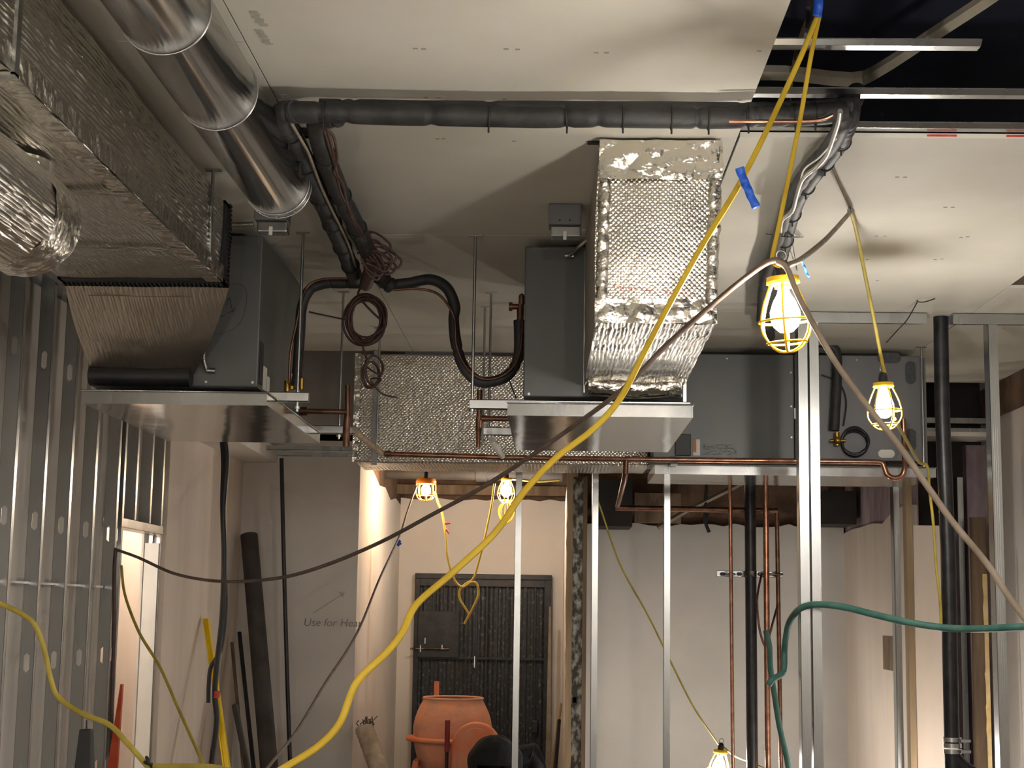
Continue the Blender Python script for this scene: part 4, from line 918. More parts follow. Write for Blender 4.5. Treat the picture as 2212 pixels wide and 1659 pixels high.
tag(MB().tube([PZ(1792, 345, CZ-.003), PZ(1815, 400, CZ-.003), PZ(1838, 455, CZ-.003)], .006, 8, 6).build('ceiling_cable', M['dustc']), 'grey cord lying along the ceiling from the pipe run to the hook', 'cable')
cable('yellow_cable', [(1932, 905, 6.9), (1960, 955, 7.3), (1985, 998, 8.1), (2003, 1008, 8.25), (2008, 1060, 8.3), (2016, 1130, 8.3), (2022, 1220, 8.3), (2031, 1300, 8.3), (2033, 1350, 8.3)], .008, M['olive'], 'thin yellow cord from the second bulb down beside the black waste pipe')
cable('yellow_string', [(1286, 1075, 10.76), (1296, 1095, 10.85), (1340, 1220, 11.1), (1400, 1330, 11.1), (1450, 1432, 11.15), (1500, 1530, 11.2), (1552, 1608, 11.4)], .0065, M['olive'], 'thin yellow cord slanting across the grey room wall to the low bulb')
cable('yellow_string', [(1562, 1612, 11.5), (1585, 1632, 11.5), (1618, 1646, 11.3), (1650, 1659, 11.2)], .006, M['olive'], 'short yellow cord leaving the low bulb to the right')
cable('yellow_string', [(1208, 1037, 13.6), (1160, 1040, 13.6), (1100, 1034, 13.6)], .009, M['olive'], 'yellow cord along the top of the corridor by the lit bulb')
cable('red_brown_cable', [(900, 1050, 13.2), (880, 1105, 12.6), (862, 1160, 12.0), (820, 1250, 11), (770, 1370, 10), (700, 1480, 9), (640, 1580, 8.2), (575, 1662, 7.5)], .008, M['brownc'], 'thin brown cord running down left from the orange-caged bulb')
CK = thing('knotted_yellow_cable', P(1010, 1260, 13.4), 'knotted yellow cord hanging in a loop in front of the dark gate', 'cable')
MB().tube([P(x, y, 13.4) for x, y in ((940, 1062), (946, 1085), (954, 1105), (962, 1150), (966, 1200), (975, 1235), (985, 1258), (1000, 1268), (1018, 1258), (1030, 1262), (1033, 1285), (1022, 1312), (1010, 1335), (1003, 1348))], .01, 8).build('left_strand', M['olive'], CK)
MB().tube([P(x, y, 13.42) for x, y in ((1068, 1045), (1060, 1100), (1045, 1170), (1032, 1220), (1022, 1250), (1005, 1262), (993, 1275), (994, 1295), (1006, 1315), (1014, 1328))], .01, 8).build('right_strand', M['olive'], CK)
q = P(964, 1131, 13.38); MB().cyl(q+Vector((-.01, 0, 0)), q+Vector((.035, 0, .004)), .012, 8, True, .006).cyl(q+Vector((0, 0, -.05)), q+Vector((.03, 0, -.09)), .01, 8, True, .005).build('wire_nut', M['redmark'], CK)
cable('yellow_cable', [(-30, 1290, 5.0), (0, 1304, 5.0), (45, 1325, 5.0), (75, 1350, 5.0), (95, 1400, 5.0), (108, 1460, 5.0), (125, 1505, 5.0), (175, 1540, 4.95), (235, 1565, 4.9), (270, 1600, 4.85), (310, 1645, 4.8), (330, 1670, 4.78)], .0085, M['olive'], 'yellow cable winding in from the lower left picture edge', .6)
cable('yellow_cable', [(262, 1222, 8.7), (270, 1285, 8.6), (300, 1365, 8.3), (345, 1440, 8.0), (385, 1530, 7.7), (430, 1630, 7.4), (450, 1675, 7.3)], .008, M['olive'], 'thin yellow cord slanting down past the left doorway')
cable('yellow_cable', [(320, 1648, 4.8), (345, 1655, 4.75), (450, 1656, 4.6), (500, 1665, 4.5)], .008, M['olive'], 'short yellow cable lying level along the bottom picture edge', .6)
tag(MB().ring(P(322, 1646, 4.78), .016, .005, (.8, .2, .5), 20, 6).ring(P(322, 1650, 4.78), .014, .005, (.3, .2, .9), 20, 6).build('black_cable_tie', M['black']), 'black tie knotted round the yellow cables at the bottom left', 'cable tie')
cable('orange_brown_cable', [(250, 1187, 8.7), (247, 1230, 8.7), (246, 1350, 8.7), (243, 1480, 8.7), (240, 1600, 8.7), (238, 1700, 8.7)], .011, M['redwire'], 'dark red-brown cord hanging straight down at the left doorway jamb')
BC = thing('black_cables', P(480, 1300, 9.4), 'pair of thick black cables hanging behind the left drain pan', 'cable')
MB().tube([P(x, y, 9.4) for x, y in ((484, 940), (489, 1000), (482, 1100), (484, 1200), (480, 1330), (468, 1440), (464, 1500), (468, 1560), (458, 1640), (450, 1720))], .017, 10).build('cable', M['black'], BC)
MB().tube([P(x, y, 9.42) for x, y in ((478, 940), (482, 1000), (480, 1100), (486, 1240), (487, 1320), (478, 1400), (456, 1440), (451, 1480), (450, 1518))], .013, 10).build('cable', M['black'], BC)
q = P(468, 1500, 9.4); MB().cyl(q+Vector((0, 0, -.02)), q+Vector((0, 0, .02)), .02, 12).build('red_tape', M['redmark'], BC)
# hoses
GH = [(2250, 1352, 7.2), (2212, 1354, 7.3), (2130, 1358, 7.5), (2050, 1357, 7.7), (1970, 1346, 7.8), (1890, 1328, 7.95), (1830, 1313, 8.05), (1780, 1306, 8.15), (1745, 1308, 8.22), (1722, 1320, 8.3), (1703, 1350, 8.5), (1695, 1400, 8.6), (1694, 1440, 8.6), (1688, 1456, 8.6), (1668, 1468, 8.5), (1660, 1480, 8.5)]
cable('green_hose', GH, .0175, M['green'], 'dusty green hose draped over the double stud from the right picture edge', 1., 8, 'hose')
cable('green_hose', [(1654, 1362, 9.6), (1662, 1395, 9.6), (1664, 1440, 9.6), (1672, 1495, 9.6), (1684, 1570, 9.6), (1700, 1640, 9.6), (1708, 1700, 9.6)], .017, M['green'], 'green hose end hanging down in front of the copper risers', 1., 8, 'hose')
cable('brown_tubing', [(1645, 1240, 11.1), (1636, 1290, 11), (1638, 1340, 11), (1646, 1380, 11), (1656, 1395, 11), (1668, 1350, 11), (1679, 1310, 11.15)], .008, M['copperd'], 'thin copper tube looping beside the thick copper riser', 1., 8, 'tube')
cable('tie_wire', [(1983, 650, 7.9), (1960, 690, 7.9), (1940, 712, 7.9), (1915, 740, 8.0)], .003, M['iron'], 'thin stiff wire dangling from the ceiling above the second bulb', 1., 6, 'wire')
cable('tie_wire', [(2020, 645, 7.85), (1998, 652, 7.85), (1985, 652, 7.85), (1980, 648, 7.85)], .003, M['iron'], 'short bent wire sticking out of the ceiling left of the black pipe', 1., 6, 'wire')
# blue tape
def tape(pl, Y, wpx, lab, closed=False):
    m = MB(); c_ = crom([P(x, y, Y) for x, y in pl], 5); hw = wpx*Y/3400/2; vs = []
    for i, p in enumerate(c_):
        t = (c_[min(i+1, len(c_)-1)]-c_[max(0, i-1)]).normalized(); s_ = t.cross(Vector((0, 1, 0))).normalized()
        vs += [p-s_*hw*(1+.2*noise.noise(p*30))+Vector((0, .004*math.sin(i), 0)), p+s_*hw+Vector((0, -.004*math.cos(i), 0))]
    m.add(vs, [(2*i, 2*i+1, 2*i+3, 2*i+2) for i in range(len(c_)-1)], True)
    o = m.build('blue_tape', M['blue']); s_ = o.modifiers.new('s', 'SOLIDIFY'); s_.thickness = .0015
    return tag(o, lab, 'tape', 'scraps of blue tape on the cords')
tape([(1598, 362), (1606, 388), (1614, 405), (1622, 425), (1634, 448)], 4.06, 19, 'long blue tape flag wrapped on the thick yellow cable')
tape([(1735, 558), (1732, 566), (1737, 575), (1742, 590), (1748, 600)], 4.5, 5, 'thin twisted blue tape scrap beside the large bulb')
tape([(863, 1166), (860, 1172), (864, 1178)], 12.0, 10, 'tiny blue tape scrap on the thin brown cord before the corridor')
tape([(1768, -30), (1768, 5), (1766, 36)], 4.28, 20, 'blue tape wound round the hook at the top picture edge')
tag(MB().tube([P(1752, -40, 4.33), P(1752, 0, 4.32), P(1748, 60, 4.4), P(1742, 90, 4.5)], .012, 4, 4, .3, False).build('bar_hook', M['iron']), 'dark steel bar behind the blue tape at the top picture edge', 'bar')

# ------------------------------------------------------------------ partition end, jambs, debris
PEn = thing('old_steel_column', (xb, YP, 0), 'mottled galvanised column edged with raw timber strips between corridor and grey room', 'column')
B(xb, xc, YP, YP+.06, 0, ztp).build('steel_face', M['galvd'], PEn)
m = MB(); zz = 0
random.seed(9)
vs = []; N = 40
for i in range(N+1):
    z = (ztp+.05)*i/N; j_ = random.uniform(-.004, .004)
    vs += [(xa+j_-.004, YP-.012, z), (xb+random.uniform(-.003, .003), YP-.012, z), (xb, YP+.05, z), (xa+j_-.004, YP+.05, z)]
fs = [(4*i+a_, 4*i+(a_+1) % 4, 4*i+4+(a_+1) % 4, 4*i+4+a_) for i in range(N) for a_ in range(4)]+[(0, 1, 2, 3), (4*N+3, 4*N+2, 4*N+1, 4*N)]
MB().add(vs, fs).build('timber_edge', M['wood'], PEn)
B(xc, xd, YP-.008, YP+.05, 0, ztp).build('timber_edge', M['woodd'], PEn)
q = P(1241, 1512, YP-.002); MB().box(q.x-.012, q.x+.014, YP-.003, YP, q.z-.035, q.z+.035).box(q.x-.02, q.x+.022, YP-.003, YP, q.z-.02, q.z+.02).build('knockout_hole', M['black'], PEn)
# wood jamb right + boards
ja, jb = XX(1961, 1300, 10.4), XX(1974, 1300, 10.4)
tag(B(ja, jb, 10.4, 10.5, 0, ZZ(1966, 1052, 10.4)).build('timber_post', M['wood']), 'pale timber post right of the slim stud by the slotted wall', 'post')
tag(B(XX(1976, 1300, 10.5), XX(2062, 1300, 10.5), 10.5, 10.515, 0, ZZ(2000, 1135, 10.5)).build('plaster_board', M['wallp']), 'tan plasterboard sheet standing behind the black waste pipe', 'board')
tag(MB().cyl(Vector((XX(2112, 1300, 10.8), 10.8, 0)), P(2112, 1118, 10.8), .055, 20).build('brown_tube', M['woodd']), 'thick brown cardboard tube standing behind the right partition', 'tube')
m = MB(); pl = []
random.seed(11)
z = 0
zt = ZZ(2130, 1240, 10.6); xx = XX(2130, 1300, 10.6)
vs = []; N = 24
for i in range(N+1):
    z = .2+(zt-.2)*i/N; vs += [(xx-.012+random.uniform(-.01, .008), 10.6, z), (xx+.012, 10.6, z), (xx+.012, 10.615, z), (xx-.012, 10.615, z)]
MB().add(vs, [(4*i+a_, 4*i+(a_+1) % 4, 4*i+4+(a_+1) % 4, 4*i+4+a_) for i in range(N) for a_ in range(4)]).build('torn_paper_strip', M['paper'])
o = bpy.data.objects['torn_paper_strip']; tag(o, 'ragged tan strip of torn board edge beside the brown tube', 'paper strip')
# slot in beige wall
q = PXX(1923, 1420, XG); tag(B(XG-.006, XG-.001, q.y-.22, q.y+.22, ZZ(1923, 1448, q.y), ZZ(1923, 1375, q.y)).build('wall_slot', M['woodd']), 'narrow cut slot in the beige side wall of the grey room', 'wall opening')
# pipes and junk above the grey room and corridor
m = MB().tube([P(820, 1022, 14.2), P(1030, 1026, 14.2), P(1215, 1030, 14.2)], .05, 14, 1, 1, True, False).cyl(P(1028, 1026, 14.2), P(1052, 1026, 14.2), .062, 14)
tag(m.build('corridor_pipe', M['tube']), 'dull horizontal pipe across the top of the corridor', 'pipe')
tag(B(XK-.05, XE+.05, 15.3, 15.4, ZZ(1000, 1068, 15.3), ZZ(1000, 1048, 15.3)).build('corridor_beam', M['woodd']), 'dark timber beam above the white corridor wall', 'beam')
m = MB().tube([P(1420, 1140, 12.9), P(1480, 1105, 12.9), P(1620, 1035, 12.9)], .02, 4, 1, 1, False, False)
tag(m.build('diagonal_brace', M['woodg']), 'thin diagonal brace in the dark gap above the grey room', 'brace')
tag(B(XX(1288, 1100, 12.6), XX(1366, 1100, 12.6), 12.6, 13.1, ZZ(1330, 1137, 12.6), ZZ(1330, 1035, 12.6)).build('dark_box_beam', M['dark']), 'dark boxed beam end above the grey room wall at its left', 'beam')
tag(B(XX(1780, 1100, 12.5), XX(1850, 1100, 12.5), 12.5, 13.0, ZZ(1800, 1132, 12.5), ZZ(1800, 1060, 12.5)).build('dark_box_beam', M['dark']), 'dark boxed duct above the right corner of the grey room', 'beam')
tag(B(XX(1370, 1100, 13.1), XX(1470, 1100, 13.1), 13.05, 13.12, ZZ(1400, 1130, 13.1), ZZ(1400, 1066, 13.1)).build('loose_timber', M['woodd']), 'brown timber panel in the gap behind the horizontal copper pipe', 'timber')
cable('hanging_scrap', [(1560, 560, 12.9), (1524, 1085, 12.9), (1528, 1110, 12.9), (1524, 1128, 12.9), (1532, 1150, 12.9)], .014, M['dark'], 'short dark scrap dangling over the grey room wall', 1., 6, 'scrap')
# leaning items at left back corner
def lean(name, px0, py0, px1, py1, Y0, Y1, r, mat, lab, cat, seg=12):
    a = P(px0, py0, Y0); b_ = P(px1, py1, Y1); d_ = b_-a; e = a+d_*((a.z-0)/(a.z-b_.z))
    return tag(MB().cyl(a, e, r, seg).build(name, mat), lab, cat)
lean('charcoal_tube', 538, 1156, 580, 1640, 12.1, 11.6, .066, M['tube'], 'large charcoal tube leaning in the left back corner', 'tube', 24)
lean('thin_pipe', 517, 1366, 548, 1659, 12.0, 11.6, .016, M['iron'], 'slim black pipe leaning left of the charcoal tube', 'pipe')
lean('wood_stick', 501, 1388, 524, 1640, 12.0, 11.6, .013, M['woodd'], 'thin brown stick leaning beside the slim black pipe', 'stick', 6)
lean('dark_stick', 507, 1524, 535, 1659, 11.3, 11.0, .022, M['tube'], 'short dark stick leaning lowest in the left back corner', 'stick', 6)
a = P(444, 1336, 11.0); b_ = P(489, 1659, 10.4); d_ = b_-a; e = a+d_*(a.z/(a.z-b_.z)); m = MB()
m.prism([a+Vector((-.018, 0, 0)), a+Vector((.022, 0, 0)), e+Vector((.022, 0, 0)), e+Vector((-.018, 0, 0))], (0, .012, 0)).prism([a+Vector((-.018, -.02, 0)), a+Vector((-.01, -.02, 0)), e+Vector((-.01, -.02, 0)), e+Vector((-.018, -.02, 0))], (0, .05, 0))
m.prism([a+Vector((.014, -.02, 0)), a+Vector((.022, -.02, 0)), e+Vector((.022, -.02, 0)), e+Vector((.014, -.02, 0))], (0, .05, 0))
tag(m.build('yellow_level', M['yellowbar']), 'long bright yellow spirit level leaning behind the black cables', 'level')
RD = thing('walkie_talkie', P(187, 1659, 6.0), 'black tapered device with a stub antenna at the lower left', 'radio')
a = P(187, 1575, 6.0); m = MB(); w0, w1 = .022, .034; zb_ = 1.0
m.hexa([(a.x-w1, 5.97, zb_), (a.x+w1, 5.97, zb_), (a.x+w1, 6.03, zb_), (a.x-w1, 6.03, zb_), (a.x-w0, 5.98, a.z), (a.x+w0, 5.98, a.z), (a.x+w0, 6.02, a.z), (a.x-w0, 6.02, a.z)])
m.build('body', M['black'], RD, .004)
MB().cyl((a.x, 6, a.z), P(187, 1556, 6.0), .003, 8).build('antenna', M['black'], RD)
OL = thing('orange_ladder', P(250, 1600, 8.6), 'orange ladder rail leaning in the left doorway', 'ladder')
a = P(262, 1478, 8.85); b_ = P(240, 1659, 8.5); d_ = b_-a; e = a+d_*(a.z/(a.z-b_.z))
MB().prism([a+Vector((-.006, 0, 0)), a+Vector((.006, 0, 0)), b_+Vector((.03, 0, 0)), Vector((e.x+.03, e.y, 0)), Vector((e.x-.03, e.y, 0)), b_+Vector((-.02, 0, 0))], (0, .03, 0)).build('side_rail', M['orangeladder'], OL)
e2 = e+Vector((0, 0, .95)); MB().box(e.x-.03, e.x+.03, e.y+.0, e.y+.012, .75, .8).build('foil_patch', M['brass'], OL)
# tan wrapped roll leaning in corridor
TR = thing('wrapped_roll', P(810, 1650, 12.0), 'tan plastic-wrapped roll leaning at the corridor corner', 'roll')
a = P(786, 1572, 12.0); b_ = P(818, 1659, 11.8); d_ = (b_-a); e = a+d_*(a.z/(a.z-b_.z))
MB().tube([a+Vector((0, 0, .01)), a+d_*.05, a+d_*.35, a+d_*.7, b_, e], lambda t: .05+.02*min(1, t*5)+.006*noise.noise(Vector((t*30, 1, 2))), 18, 8).build('roll', M['bag'], TR)
m = MB()
random.seed(2)
for k in range(14):
    a_ = a+Vector((random.uniform(-.03, .05), 0, 0)); m.tube([a_, a_+Vector((random.uniform(-.03, .03), random.uniform(-.02, .02), .03)), a_+Vector((random.uniform(-.05, .07), 0, random.uniform(.03, .09)))], .004, 4, 3)
m.build('frayed_end', M['woodd'], TR)
# stacked thin boards right of the gate
for i, (x0, y0, x1, y1, mat, lab) in enumerate([(1211, 1520, 1192, 1659, 'wood', 'splintered pale lath leaning at the right corridor wall'), (1208, 1555, 1200, 1659, 'iron', 'thin black lath leaning at the right corridor wall')]):
    lean('leaning_lath', x0, y0, x1, y1, 12.9-i*.5, 12.7-i*.5, .016, M[mat], lab, 'lath', 5)
tag(MB().prism([P(1186, 1310, 15.2), P(1190, 1310, 15.2), P(1190, 1659, 15.2)*1, P(1178, 1659, 15.2)], (0, .03, 0)).build('leaning_batten', M['woodg']), 'narrow grey batten standing at the right edge of the gate', 'batten')

# ------------------------------------------------------------------ steel gate
YGt = 15.52
gx0, gx1, gz1 = XX(893, 1400, YGt), XX(1190, 1400, YGt), ZZ(1040, 1240, YGt)
DG = bpy.data.objects.new('door_1', None); COL.objects.link(DG); DG.location = ((gx0+gx1)/2, YGt, 0); DG['_w'] = tuple(DG.location); DG['kind'] = 'structure'
DG['label'] = 'dark steel security gate with bars in the white corridor wall'
m = MB().box(gx0, gx1, YGt, YGt+.07, gz1-.05, gz1).box(gx0, gx0+.05, YGt, YGt+.07, 0, gz1-.05).box(gx1-.07, gx1, YGt, YGt+.07, 0, gz1-.05); m.build('gate_frame', M['gate'], DG, .004)
xi0, xi1 = gx0+.05, gx1-.07
m = MB(); N = 60
m.grid((xi0, YGt+.05, gz1-.06), (xi0, YGt+.05, 0), (xi1, YGt+.05, 0), (xi1, YGt+.05, gz1-.06), 1, N, lambda u, v, p: .008 if int(v*N/2) % 2 else 0, False)
m.build('sheet_panel', M['gatec'], DG)
xs_ = [XX(px, 1400, YGt) for px in (1007, 1028, 1050, 1072, 1094, 1135, 1155)]
for x in xs_: B(x-.008, x+.008, YGt+.02, YGt+.036, .02, gz1-.08).build('bar', M['gate'], DG)
for k in range(7): x = XX(917+k*14, 1300, YGt); B(x-.006, x+.006, YGt+.02, YGt+.034, ZZ(930, 1325, YGt), gz1-.08).build('bar', M['gate'], DG)
B(xi0-.01, XX(992, 1370, YGt), YGt-.02, YGt+.02, ZZ(940, 1420, YGt), ZZ(940, 1320, YGt)).build('lock_box', M['gate'], DG, .004); LBX = [o for o in DG.children if o.name.startswith('lock_box')][0]
B(xi0, xi1, YGt+.0, YGt+.02, ZZ(1000, 1424, YGt), ZZ(1000, 1419, YGt)).build('cross_rail', M['gate'], DG)
B(xi0, xi1, YGt+.0, YGt+.02, gz1-.12, gz1-.06).build('cross_rail', M['gate'], DG)
m = MB().cyl(P(886, 1401, YGt-.04), P(970, 1402, YGt-.04), .008, 8); m.build('slide_bolt', M['galvd'], LBX)
m = MB()
for px, py, h in ((908, 1401, 7), (918, 1384, 6), (955, 1397, 4), (1025, 1430, 12)): q = P(px, py, YGt-.05); m.box(q.x-.005, q.x+.005, q.y, q.y+.012, q.z-h*.0045, q.z+h*.0045)
m.build('bolt_tabs', M['galv'], DG)
q = P(1155, 1570, YGt-.01); B(q.x-.03, q.x+.03, YGt-.01, YGt+.02, q.z-.06, q.z+.06).build('lock_plate', M['gate'], DG, .01)

# ------------------------------------------------------------------ concrete mixer
YM = 13.3; s_ = YM/3400
cx = XX(978, 1560, YM); zr = ZZ(978, 1508, YM)
MX = thing('concrete_mixer', (cx, YM, 0), 'orange drum concrete mixer in front of the dark gate', 'concrete mixer')
prof = [(62, 0), (63, 2), (63, -2), (66, -9), (71, -18), (76, -29), (80.5, -42), (83.5, -58), (83, -78), (80, -100), (74, -125), (62, -150), (40, -165), (.2, -168)]
MB().lathe([(r_*s_, zr+z_*s_) for r_, z_ in prof], (cx, YM, 0), 40).build('drum', M['drum'], MX); DR = [o for o in MX.children if o.name.startswith('drum')][0]
MB().ring((cx, YM, zr), 63*s_, .01, (0, 0, 1), 40, 8).build('drum_rim', M['drum'], DR)
MB().lathe([(62*s_, zr), (60*s_, zr-.05), (76*s_, zr-.2), (.2*s_, zr-.4)], (cx, YM, 0), 32).build('drum_inside', M['woodd'], DR)
MB().lathe([(83*s_, zr-78*s_), (97*s_, zr-80*s_), (99*s_, zr-84*s_), (97*s_, zr-88*s_), (83*s_, zr-88*s_)], (cx, YM, 0), 40).build('ring_gear', M['orange'], DR)
mx = XX(1030, 1600, YM-.35); zt = ZZ(1030, 1558, YM-.35); poly = []
hw = 50*s_
for i in range(17):
    a_ = PI*i/16; poly.append((mx+hw*math.cos(a_), YM-.5, zt-hw*1.0+hw*math.sin(a_)))
poly += [(mx-hw, YM-.5, zt-.5), (mx+hw, YM-.5, zt-.5)]
mo = MB().prism(poly, (0, .14, 0)).build('motor_cover', M['orange'], MX, .02)
MB().prism([Vector(((p[0]-mx)*.75+mx, YM-.512, (p[2]-zt)*.8+zt-.04)) for p in poly], (0, .012, 0)).build('cover_face', M['orange'], mo, .01)
MB().box(XX(938, 1490, YM+.3), XX(948, 1490, YM+.3), YM+.28, YM+.32, .2, ZZ(943, 1472, YM+.3)).build('frame_post', M['orange'], MX)
hx = XX(966, 1600, YM-.55); MB().cyl((hx, YM-.55, ZZ(966, 1624, YM-.55)), (hx, YM-.55, ZZ(966, 1556, YM-.55)), .021, 14).build('handle_grip', M['redrub'], MX)
MB().cyl((hx, YM-.55, .25), (hx, YM-.55, ZZ(966, 1624, YM-.55)), .014, 10).build('handle_shaft', M['iron'], MX)
for sx, sy in ((-1, -1), (1, -1), (-1, 1), (1, 1)): MB().cyl((cx+sx*.28, YM+sy*.25, .42), (cx+sx*.36, YM+sy*.4, 0), .022, 10).build('leg', M['orange'], MX)
MB().box(cx-.3, cx+.3, YM-.03, YM+.03, .34, .4).box(cx-.3, cx-.26, YM-.28, YM+.28, .38, .43).box(cx+.26, cx+.3, YM-.28, YM+.28, .38, .43).box(hx-.02, cx, YM-.57, YM-.03, .33, .36).box(mx-.03, mx+.03, YM-.36, YM-.2, .36, .5).box(cx-.17, cx-.13, YM+.0, YM+.3, .34, .4).build('base_frame', M['orange'], MX)
m = MB(); q = P(963, 1573, YM-.33)
for k in range(5): m.box(q.x-.035+k*.018, q.x-.023+k*.018, YM-.327, YM-.323, q.z-.012, q.z+.012)

# ------------------------------------------------------------------ crouching person
def skinmesh(name, verts, edges, radii, mat, parent, root=0, sub=2):
    me = bpy.data.meshes.new(name); o0 = Vector(parent['_w']) if parent else Vector((0, 0, 0))
    me.from_pydata([Vector(v)-o0 for v in verts], edges, []); me.materials.append(mat)
    o = bpy.data.objects.new(name, me); COL.objects.link(o); o.parent = parent
    sk = o.modifiers.new('skin', 'SKIN'); sk.use_smooth_shade = True
    lay = me.skin_vertices[0].data
    for i, r_ in enumerate(radii): lay[i].radius = (r_, r_) if not isinstance(r_, tuple) else r_; lay[i].use_root = (i == root)
    sb = o.modifiers.new('sub', 'SUBSURF'); sb.levels = sub; sb.render_levels = sub
    return o
YH = 11.5; hxx = XX(1070, 1620, YH); hz = ZZ(1062, 1588, YH)
PR = thing('person', (hxx+.1, YH+.2, 0), 'person in a black hooded top crouching before the concrete mixer', 'person')
X, Y_, Z_ = hxx, YH, hz
bv = [(X+.16, YH+.36, .26), (X+.15, YH+.3, .40), (X+.1, YH+.17, .56), (X+.04, YH+.05, .60), (X, YH-.01, .635), (X-.01, YH-.03, .70),      # pelvis..head
      (X+.29, YH+.16, .52), (X+.30, YH-.05, .36), (X+.2, YH-.24, .26), (X+.14, YH-.3, .24),   # right arm (viewer right)
      (X-.10, YH+.12, .50), (X-.16, YH-.08, .34), (X-.1, YH-.26, .25), (X-.05, YH-.31, .23),
      (X+.27, YH+.02, .42), (X+.28, YH+.12, .08), (X+.28, YH-.02, .04),
      (X+.0, YH+.02, .40), (X+.0, YH+.14, .08), (X+.0, YH-.02, .04)]
be = [(0, 1), (1, 2), (2, 3), (3, 4), (4, 5), (2, 6), (6, 7), (7, 8), (8, 9), (2, 10), (10, 11), (11, 12), (12, 13), (0, 14), (14, 15), (15, 16), (0, 17), (17, 18), (18, 19)]
br = [.15, .14, .14, .06, .08, .09, .055, .042, .03, .035, .055, .042, .03, .035, .075, .05, .04, .075, .05, .04]
skinmesh('body', bv, be, br, M['skin'], PR)
cv = [bv[0], bv[1], bv[2], (X+.24, YH+.2, .57), bv[6], bv[7], (X+.21, YH-.22, .27), (X-.05, YH+.16, .52), bv[10], bv[11], (X-.105, YH-.24, .255)]
skinmesh('hooded_top', cv, [(0, 1), (1, 2), (2, 3), (3, 4), (4, 5), (5, 6), (2, 7), (7, 8), (8, 9), (9, 10)], [.19, .19, .18, .15, .1, .06, .045, .11, .085, .06, .045], M['cloth'], PR)
# hood: open shell round the head
m = MB(); hc = Vector((X+.0, YH+.0, hz-.21)); N1, N2 = 20, 28; vs = []
for i in range(N1+1):
    th_ = PI*.02+PI*.66*i/N1
    for k in range(N2):
        ph = 2*PI*k/N2; rr = 1+.06*noise.noise(Vector((math.cos(ph)*2, math.sin(ph)*2, th_*2)))
        d_ = Vector((math.sin(th_)*math.cos(ph)*.2*rr, math.sin(th_)*math.sin(ph)*.18*rr, math.cos(th_)*.21*rr)); vs.append(hc+d_)
fs = [(i*N2+k, i*N2+(k+1) % N2, (i+1)*N2+(k+1) % N2, (i+1)*N2+k) for i in range(N1) for k in range(N2) if not (i > 13 and 18 <= k <= 23)]
o = m.add(vs, fs+[tuple(range(N2))], True).build('hood', M['cloth'], PR); sd = o.modifiers.new('s', 'SOLIDIFY'); sd.thickness = .01
fc = Vector((X, YH-.05, hz-.3))
m = MB().lathe([(.0005, .1), (.05, .085), (.075, .04), (.078, 0), (.07, -.05), (.045, -.095), (.0005, -.115)], fc, 20)
for i, v in enumerate(m.v):
    if v.y < fc.y-.05: m.v[i] = Vector((v.x, v.y-.012*max(0, 1-abs(v.x-fc.x)/.02)*max(0, 1-abs(v.z-fc.z+.01)/.03), v.z))
m.build('head', M['skin'], PR)
for sx in (-.028, .028): MB().lathe([(.0005, .012), (.01, .006), (.0115, 0), (.01, -.006), (.0005, -.012)], fc+Vector((sx, -.066, .02)), 10).build('eye', M['white'], PR)
MB().tube([fc+Vector((-.022, -.064, -.055)), fc+Vector((0, -.07, -.057)), fc+Vector((.022, -.064, -.055))], .004, 6, 4).build('mouth', M['redrub'], PR)
MB().lathe([(.0005, .115), (.06, .095), (.085, .045), (.086, .01)], fc+Vector((0, .012, 0)), 20).build('hair', M['hair'], PR)
skinmesh('trousers', [bv[0], bv[14], (bv[15][0], bv[15][1], .11), bv[17], (bv[18][0], bv[18][1], .11)], [(0, 1), (1, 2), (0, 3), (3, 4)], [.165, .09, .065, .09, .065], M['iron'], PR)
for sx in (.28, 0): MB().tube([(X+sx, YH+.17, .045), (X+sx, YH+.05, .05), (X+sx, YH-.1, .035)], lambda t: .045-.008*t, 12, 5).build('boot', M['black'], PR)

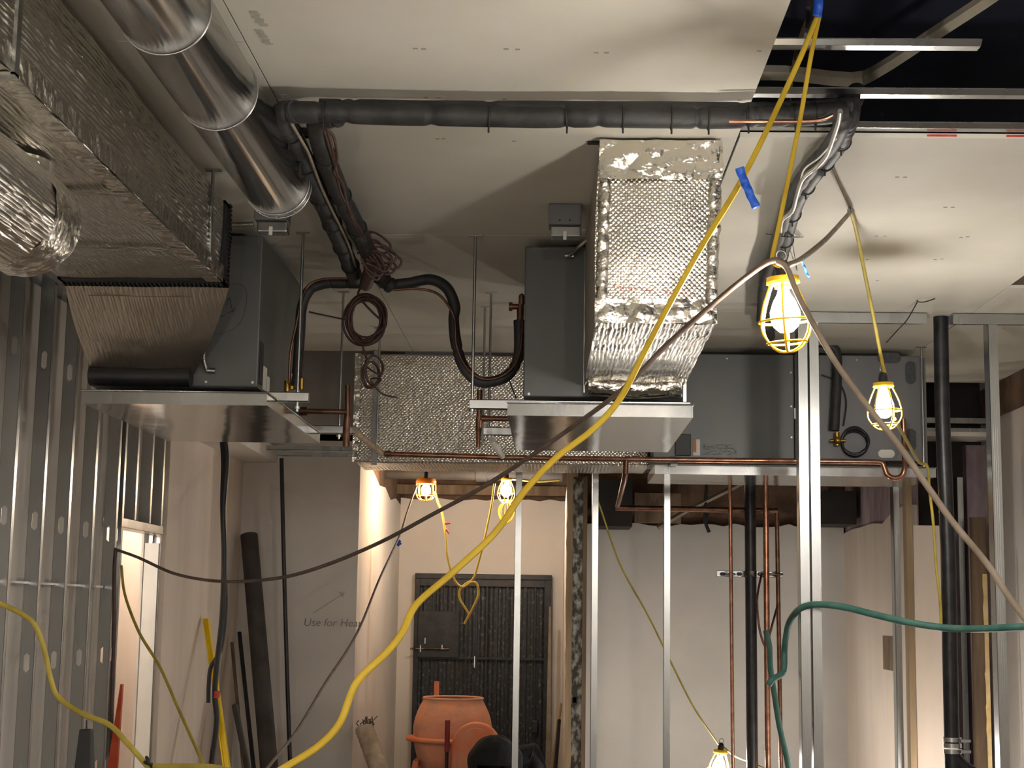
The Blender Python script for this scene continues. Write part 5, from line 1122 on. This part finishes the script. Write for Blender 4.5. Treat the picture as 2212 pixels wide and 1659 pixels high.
# ------------------------------------------------------------------ small marks and writing
def textobj(s, px, py, Y, size, mat, name, lab, rot=(PI/2, 0, 0), X=None, cat='writing'):
    cu_ = bpy.data.curves.new(name, 'FONT'); cu_.body = s; cu_.size = size; cu_.extrude = .0004; cu_.shear = .15
    o = bpy.data.objects.new(name+'_t', cu_); COL.objects.link(o); bpy.context.view_layer.update()
    me = bpy.data.meshes.new_from_object(o.evaluated_get(bpy.context.evaluated_depsgraph_get())); bpy.data.objects.remove(o)
    me.materials.clear(); me.materials.append(mat); o = bpy.data.objects.new(name, me); COL.objects.link(o)
    o.location = P(px, py, Y); o.rotation_euler = rot; return tag(o, lab, cat)
textobj('Use for Hear', 655, 1352, YC-.002, .085, M['pencil'], 'pencil_writing', 'pencilled words on the left back wall under a drawn arrow')
m = MB()
for pl in ([(676, 1325), (742, 1282)], [(742, 1282), (732, 1279), (745, 1278), (741, 1289), (733, 1280)]): m.tube([P(x, y, YC-.003) for x, y in pl], .0016, 4, 1, 1, False, False)
tag(m.build('pencil_arrow', M['pencil']), 'pencilled arrow pointing up right on the left back wall', 'drawing')
m = MB()
for px, py in ((897, 105), (915, 106), (1093, 106), (1118, 107), (1288, 114), (1310, 114), (1640, 110), (1598, 217), (920, 211), (948, 211), (1090, 214), (945, 300), (958, 300), (1110, 305), (1893, 510), (1912, 510), (2076, 513), (2090, 512), (1938, 383), (1955, 383), (2042, 448), (2058, 448), (1873, 561), (2020, 561), (2035, 560), (1895, 606)):
    q = PZ(px, py, CZ-.001); m.box(q.x-.007, q.x+.007, q.y-.004, q.y+.004, CZ-.0015, CZ-.0002)
tag(m.build('screw_dimples', M['pencil']), 'rows of small screw marks in the ceiling boards', 'screw marks', None, 'stuff')
# faint print on the ceiling board near the round duct
random.seed(12)
m = MB()
for col, (cxp, cyp) in enumerate(((455, 20), (480, 75), (548, 25), (560, 65), (612, 205))):
    for k in range(10):
        q = PZ(cxp+random.uniform(-3, 3)+k*2.2, cyp+k*3.4, CZ-.001); m.box(q.x-.012, q.x+.012, q.y-.004, q.y+.003, CZ-.0015, CZ-.0002)
tag(m.build('board_print', M['print']), 'faint printed board markings on the ceiling beside the shiny duct', 'printed marks', None, 'stuff')
for o in bpy.data.objects:
    if '_w' in o: del o['_w']
    if o.parent and 'category' in o: del o['category']
